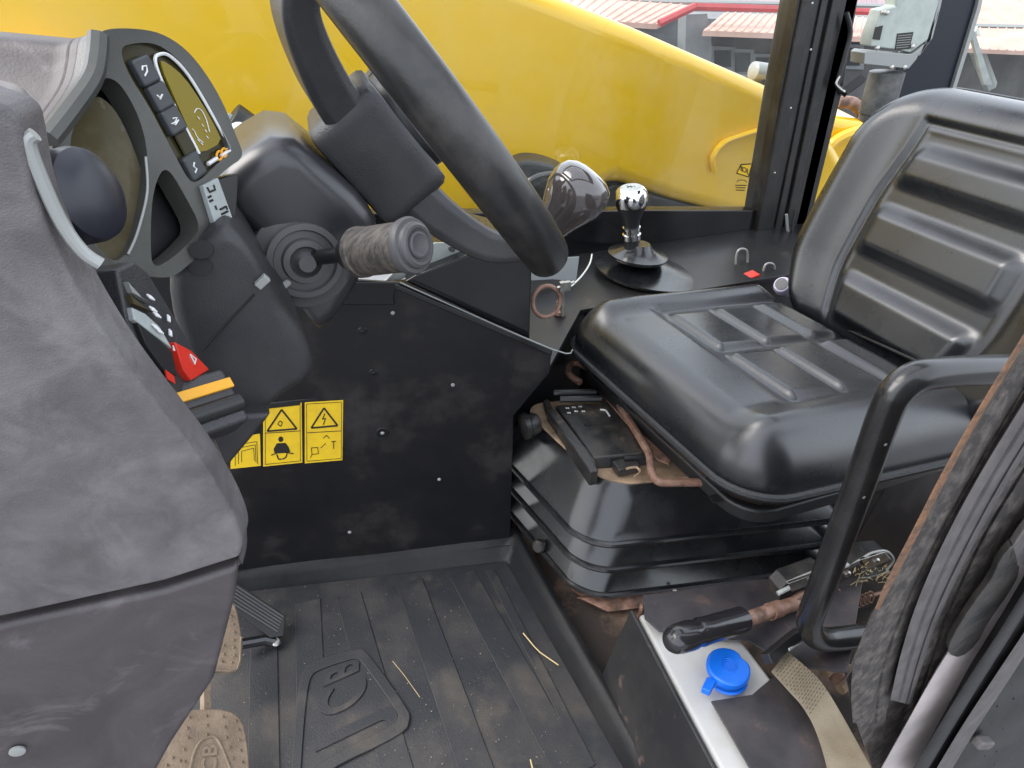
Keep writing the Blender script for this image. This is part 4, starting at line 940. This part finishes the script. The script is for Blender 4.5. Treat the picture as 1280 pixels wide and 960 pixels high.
# ================================================================ WASHER TANK AND ITS BOX
ZT = .20
t = thing('tank_housing', 'scuffed black steel housing around the white washer tank', 'housing', (.52, .45, 0))
f0, f1 = at(806, 786, z=ZT), at(897, 960, z=ZT); fd = (f1 - f0).normalized(); f1 = f0 + fd * .40
g0, g1 = at(803, 752, z=ZT), f1
obj('front_plate', prism(B(), [f0 + V((0, .04, 0)), f1, f1 - V((.05, 0, ZT)), f0 + V((-.05, .04, -ZT))], V((-.005, 0, 0))), COVER, t, bevel=.0015)
obj('plate_edge', tube(B(), [at(803, 756, z=ZT), at(795, 790, z=ZT - .05), at(782, 840, z=.08), at(774, 874, z=.03)], .004, 6), RUST, t)
cov = [at(x, y, z=ZT + .012) for x, y in ((889, 876), (940, 868), (985, 830), (1040, 870), (1064, 985), (952, 985))]
obj('cover_plate', prism(B(), cov, V((0, 0, -.004))), COVERT, t, bevel=.001)
cov2 = [at(x, y, z=ZT + .012) for x, y in ((806, 772), (804, 744), (940, 725), (1080, 715), (1060, 840), (985, 832), (935, 800), (850, 792), (824, 788))]
obj('rear_plate', prism(B(), cov2, V((0, 0, -.004))), COVERT, t, bevel=.001)
obj('plate_bolt', lathe(B(), [(.004, 0), (.004, .002), (0, .003)], at(843, 738, z=.06), V((0, -.5, 1)), 10), ZINC, t)
for (x, y) in ((788, 840), (796, 884)): obj('rust_spot', lathe(B(), [(.006, 0), (.004, .002), (0, .002)], at(x, y, x=f0.x + (f1.x - f0.x) * .2 - .006), V((-1, 0, 0)), 10), RUST, t)
t = thing('washer_tank', 'milky white washer fluid tank beside the seat base', 'tank', (.55, .5, 0))
tk = [at(x, y, z=ZT - .002) for x, y in ((809, 778), (830, 774), (1000, 800), (1100, 940), (1040, 1150), (1062, 1150))]
tk = [f0 + V((.004, .03, -.002)), V((.575, .60, ZT - .002)), V((.575, f1.y, ZT - .002)), f1 + V((.004, 0, -.002))]
obj('tank_body', prism(B(), tk, V((0, 0, -.10))), TANK, t, bevel=.008, seg=4)
cc = at(908, 842, z=ZT + .016)
bm = B(); lathe(bm, [(.022, -.018), (.022, 0), (.0285, .002), (.0295, .006)], cc, V((0, 0, 1)), 32); obj('filler_neck', bm, BLUE, t)
oc = []
for k in range(48):
    a = 2 * math.pi * k / 48; rr = .0315 * (1 - .13 * math.exp(-((a - .15) / .22) ** 2) - .13 * math.exp(-((a - .15 - 2 * math.pi) / .22) ** 2)); oc.append(cc + V((rr * math.cos(a), rr * math.sin(a), .006)))
cp = obj('filler_cap', prism(B(), oc, V((0, 0, .014))), BLUE, t, bevel=.004, seg=4)
obj('cap_tab', prism(B(), [at(x, y, z=ZT + .03) for x, y in ((884, 845), (896, 850), (888, 865), (877, 860))], V((0, 0, -.012))), BLUE, cp, bevel=.002)
bm = B()
for rr in (.012, .0085): tube(bm, [cc + V((rr * math.cos(k * .4189), rr * math.sin(k * .4189), .0203)) for k in range(15)], .0007, 5, True)
for k in range(5): tube(bm, [cc + V((-.006 + .003 * k, -.005, .0203)), cc + V((-.006 + .003 * k, .005, .0203))], .0006, 5)
obj('cap_symbol', bm, BLUE, cp)
obj('cap_strap', tube(B(), spline([cc + V((.029 * math.cos(a), .029 * math.sin(a), -.004)) for a in [k * .35 + 3.6 for k in range(10)]], 3), .003, 6), BLUE, t)

# ================================================================ PARK BRAKE LEVER
t = thing('park_brake_lever', 'rusty park brake lever with shiny black grip above the blue cap', 'lever', at(1000, 780, y=.56))
p0, p1, p2 = at(846, 799, y=.47), at(928, 776, y=.49), at(1000, 752, y=.515); pa = (p2 - p0).normalized()
gl2 = (p1 - p0).length
bm = B(); lathe(bm, [(0, -.018), (.008, -.0175), (.015, -.013), (.019, -.006), (.0205, .004), (.0212, .02), (.0208, .03), (.019, .038), (.0195, .042), (.0205, .048), (.0198, .06), (.0192, gl2), (.0175, gl2 + .001)], p0, pa, 36); obj('grip', bm, GSHRINK, t)
obj('shaft', tube(B(), [p1, p2], .0115, 16), RUST, t)
obj('shaft_collar', tube(B(), [p1.lerp(p2, .45), p1.lerp(p2, .62)], .0135, 16), RUST, t)
obj('shaft_eye', tube(B(), [p2 + V((.002 * 0, 0, 0)) + V((.018 * math.cos(a), 0, .018 * math.sin(a))) for a in [k * math.pi / 10 for k in range(20)]], .006, 8, True), RUST, t)
br = px_y(.535, [(975, 738), (985, 728), (1028, 712), (1040, 720), (1075, 700), (1088, 692), (1108, 690), (1116, 700), (1108, 712), (1090, 706), (1080, 712), (1060, 735), (1040, 742), (1000, 752), (975, 752)])
obj('bracket', prism(B(), br, V((.0, .03, 0))), GEAR, t, bevel=.002)
obj('bracket_lower', prism(B(), px_y(.55, [(1030, 735), (1115, 715), (1120, 770), (1040, 785)]), V((0, .04, 0))), GEAR, t, bevel=.003)
obj('bracket_wire', tube(B(), spline(px_y(.52, [(1048, 738), (1055, 748), (1064, 752), (1085, 746), (1110, 738)]), 5), .0032, 8), RUST, t)
obj('bracket_rod', tube(B(), px_y(.525, [(972, 742), (1000, 728), (1060, 706)]), .004, 8), PALE, t)
obj('cable_link', tube(B(), px_y(.53, [(1030, 752), (1052, 785)]), .004, 8), GEAR, t)
bm = B()
for k in range(60):
    p = at(random.uniform(1068, 1112), random.uniform(706, 728), y=.52); tube(bm, [p, p + V((random.uniform(-.015, .015), random.uniform(-.008, .008), random.uniform(-.006, .008)))], .0005, 4)
o = obj('dry_grass', bm, STRAW, kind='stuff'); tag(o, 'dry grass wisps caught in the lever bracket', 'dry grass')
for k_, pts_ in enumerate(([(985, 730), (1028, 714), (1034, 722), (990, 740)], [(1040, 722), (1074, 704), (1080, 712), (1046, 732)], [(1076, 700), (1106, 690), (1114, 700), (1084, 712)], [(1020, 742), (1044, 734), (1050, 770), (1028, 776)])):
    obj('bracket_plate', prism(B(), px_y(.515 + .004 * k_, pts_), V((.004, .006, -.002))), (ZINC, GEAR, ZINC, RUST)[k_], t, bevel=.0012)
obj('bracket_edge', tube(B(), spline(px_y(.528, [(984, 728), (1028, 711), (1042, 719), (1076, 699), (1090, 691), (1108, 689), (1117, 700), (1108, 713)]), 4), .0022, 8), SILV, t)
for k_ in range(9): obj('return_spring', tube(B(), [at(1048 + k_ * 5 + 4 * math.cos(a_), 762 - k_ * 2 + 7 * math.sin(a_), y=.515) for a_ in [q_ * math.pi / 6 for q_ in range(12)]], .0016, 6, True), RUST, t)
for (x_, y_) in ((1012, 722), (1058, 716), (1094, 700), (1040, 752)): obj('bracket_rivet', lathe(B(), [(.006, 0), (.006, .004), (.003, .006), (0, .006)], at(x_, y_, y=.512), V((-.2, -1, .3)), 10), ZINC if x_ != 1040 else RUST, t)
obj('pivot_bolt', lathe(B(), [(.012, 0), (.012, .006), (.007, .009), (0, .009)], at(1030, 752, y=.525), V((0, -1, 0)), 6), RUST, t)
bm = B()
t2 = thing('cable_conduit', 'square black conduit between the belt and the grab rail', 'conduit', at(975, 822, y=.5))
obj('conduit_body', tube(B(), [at(958, 824, y=.425), at(1000, 790, y=.455)], .011, 4), BLK, t2, bevel=.002)
obj('conduit_strap', tube(B(), [at(986, 812, y=.43), at(1012, 796, y=.45)], .002, 6), PALE, t2)
obj('rusted_spring', lathe(B(), [(.012, 0), (.014, .004), (.010, .010), (.012, .016), (0, .02)], at(1044, 845, z=.06), V((-.3, -.5, 1)), 16), RUST, cf)
tag(obj('mud_clump', tube(B(), spline([at(x, y, z=.1) for x, y in ((1030, 842), (1040, 835), (1058, 835), (1064, 848), (1050, 862))], 4), .009, 8), TAN), 'clump of dried mud beside the webbing at the door pillar foot', 'mud')

# ================================================================ BELT WEBBING
cl_pts = [(at(964, 840, z=.245), at(984, 814, z=.245)), (at(984, 862, z=.24), at(1008, 834, z=.24)), (at(1004, 885, z=.236), at(1026, 852, z=.236)), (at(1020, 915, z=.232), at(1048, 886, z=.232)), (at(1034, 962, z=.228), at(1088, 958, z=.23)), (at(1040, 1010, z=.226), at(1110, 1000, z=.228))]
lft = spline([a for a, b in cl_pts], 8); rgt = spline([b for a, b in cl_pts], 8)
rows = []
for a, b in zip(lft, rgt): rows.append([a.lerp(b, k / 14) + V((0, 0, .0006 * (k % 2))) for k in range(15)])
bm = loft(B(), rows); bmesh.ops.solidify(bm, geom=bm.faces[:], thickness=.0022)
t = thing('seat_belt', 'frayed beige webbing belt hanging over the black housing', 'belt', at(1010, 880, z=.12))
wb = obj('webbing', bm, WEB, t)
bm = B()
for i in range(2, 20):
    for k in range(1, 14):
        if (i + k) % 2: continue
        a = lft[i].lerp(rgt[i], (k - .3) / 14); b = lft[i].lerp(rgt[i], (k + .9) / 14)
        tube(bm, [a + V((0, 0, .0016)), b + V((0, 0, .0016))], .0003, 4)
obj('stitching', bm, INK, wb, kind='stuff')

# ================================================================ GRAB RAIL AND DOOR PILLAR
YR = .43
t = thing('grab_rail', 'bent black tubular grab rail in front of the seat cushion', 'grab rail', at(1040, 800, y=YR))
rl = [at(x, y, y=YR) for x, y in ((1330, 460), (1240, 462), (1175, 466), (1143, 472), (1122, 488), (1108, 512), (1080, 590), (1048, 676), (1020, 752), (1012, 776), (1016, 792), (1030, 799), (1060, 797), (1120, 788))]
obj('rail_tube', tube(B(), spline(rl, 8), .0180, 24), TUBE, t)
bm = B()
for (x, y) in ((1113, 556), (1086, 622)): lathe(bm, [(.0022, 0), (.0015, .0005), (0, .0006)], at(x - 6, y, y=YR - .0178) , V((-.1, -1, 0)), 8)
obj('paint_chips', bm, SILV, t)
YP = .235
t = thing('door_pillar', 'dusty black door pillar with rubber seals and orange rusted edge', 'door pillar', at(1080, 900, y=YP))
def ribbon(name, m_, px, wd_, y0, th, dome=.35, parent=None, groove=()):
    c = spline([V((x, y, q)) for (x, y), q in zip(px, wd_)], 7); rows = []
    for i, p in enumerate(c):
        d = c[min(i + 1, len(c) - 1)] - c[max(i - 1, 0)]; d = V((d.x, d.y, 0)).normalized(); nx, ny = -d.y, d.x
        row = []
        K = 16
        for k in range(K + 1):
            f = -1 + 2 * k / K; q = p.z / 2 * f
            h = th * (1 - dome * f * f)
            for g in groove: h -= th * .45 * math.exp(-((f - g) / .07) ** 2)
            row.append(at(p.x - nx * q, p.y - ny * q, y=y0 - h))
        e0, e1 = row[0].copy(), row[-1].copy()
        rows.append([e0 + V((.012, th, 0))] + row + [e1 + V((.006, th, 0))])
    bm = loft(B(), rows)
    n = len(rows[0]); bm.verts.ensure_lookup_table(); bm.faces.new([bm.verts[k] for k in range(n)]); bm.faces.new([bm.verts[k] for k in range(len(bm.verts) - n, len(bm.verts))])
    return obj(name, bm, m_, parent or t, ang=60)
obj('pillar_core', prism(B(), px_y(YP + .004, [(1300, 440), (1178, 625), (1098, 790), (1056, 850), (1068, 900), (1098, 985), (1400, 985), (1400, 440)]), V((.08, .05, 0))), SEALM, t, bevel=.002)
ribbon('rusted_edge', RUSTO, [(1300, 392), (1232, 503), (1184, 588), (1146, 662), (1112, 728), (1096, 762)], [8, 8, 9, 9, 9, 5], YP, .004, .2)
ribbon('seal_channel', SEALM, [(1330, 392), (1255, 512), (1203, 602), (1160, 680), (1120, 760), (1092, 838), (1086, 905)], [34, 36, 38, 40, 46, 52, 40], YP + .001, .005, .3, groove=(.35,))
ribbon('inner_seal', SEALM, [(1420, 392), (1345, 512), (1282, 608), (1236, 684), (1196, 770), (1164, 860), (1130, 940)], [60, 58, 56, 52, 46, 40, 24], YP, .006, .3, groove=(-.5,))
ribbon('rubber_seal', SEALS, [(1370, 392), (1295, 512), (1240, 602), (1198, 680), (1163, 756), (1141, 820), (1126, 878)], [34, 35, 35, 35, 33, 30, 27], YP - .004, .007, .35, groove=(-.2, .45))
ribbon('bare_metal_bar', LILAC, [(1372, 566), (1300, 676), (1262, 738), (1226, 796), (1188, 856), (1152, 920), (1112, 992)], [48, 48, 48, 48, 48, 48, 48], YP - .012, .006, .1)
for pl_, m_ in (([(1268, 680), (1250, 700), (1238, 728), (1216, 756), (1188, 800), (1184, 818), (1200, 824), (1222, 806), (1236, 778), (1262, 742), (1276, 716), (1272, 690)], GEAR), ([(1300, 640), (1282, 660), (1262, 690), (1258, 706), (1272, 712), (1296, 690), (1320, 655)], SEALS)):
    obj('torn_filler', prism(B(), chaikin(px_y(YP - .022, pl_), 1), V((.006, .008, 0))), m_, t, bevel=.002)
# rear glass edge / door panel at the bottom right
YG = .215
t = thing('door_panel', 'wet black door panel edge with water drops at the bottom right', 'door', at(1230, 985, y=YG))
obj('panel', prism(B(), px_y(YG - .01, [(1400, 560), (1300, 716), (1262, 780), (1220, 846), (1142, 985), (1420, 985), (1420, 560)]), V((.02, .03, 0))), WETB, t, bevel=.002)
ribbon('panel_strip', SEALS, [(1385, 640), (1295, 782), (1256, 842), (1210, 912), (1166, 985)], [16, 16, 17, 17, 17], YG - .012, .004, .3)
ribbon('panel_border', WETB, [(1385, 590), (1290, 738), (1250, 802), (1205, 872), (1142, 975)], [14, 15, 15, 16, 16], YG - .010, .005, .3)
dr = obj('water_drop', lathe(B(), [(.0022, 0), (.0018, .0008), (.0009, .0014), (0, .0016)], at(1180, 915, y=YG - .0105), V((0, -1, 0)), 10), GLOSSB, t)
for k in range(45):
    x, y = random.uniform(1150, 1275), random.uniform(790, 958)
    if (x - 1286) * 260 + (y - 726) * 156 < 14000: continue
    c = dr.copy(); COL.objects.link(c); c.parent = t; q = at(x, y, y=YG - .0105); c.location = q - WL[t.name]
    s_ = random.uniform(.35, 1.1); c.scale = (s_, s_, s_ * random.uniform(.9, 1.6))
obj('panel_latch', box(B(), at(1228, 928, y=YG - .018), .012, .012, .03, (V((.5, 0, .86)), V((0, 1, 0)), V((-.86, 0, .5)))), SEALS, t, bevel=.003)
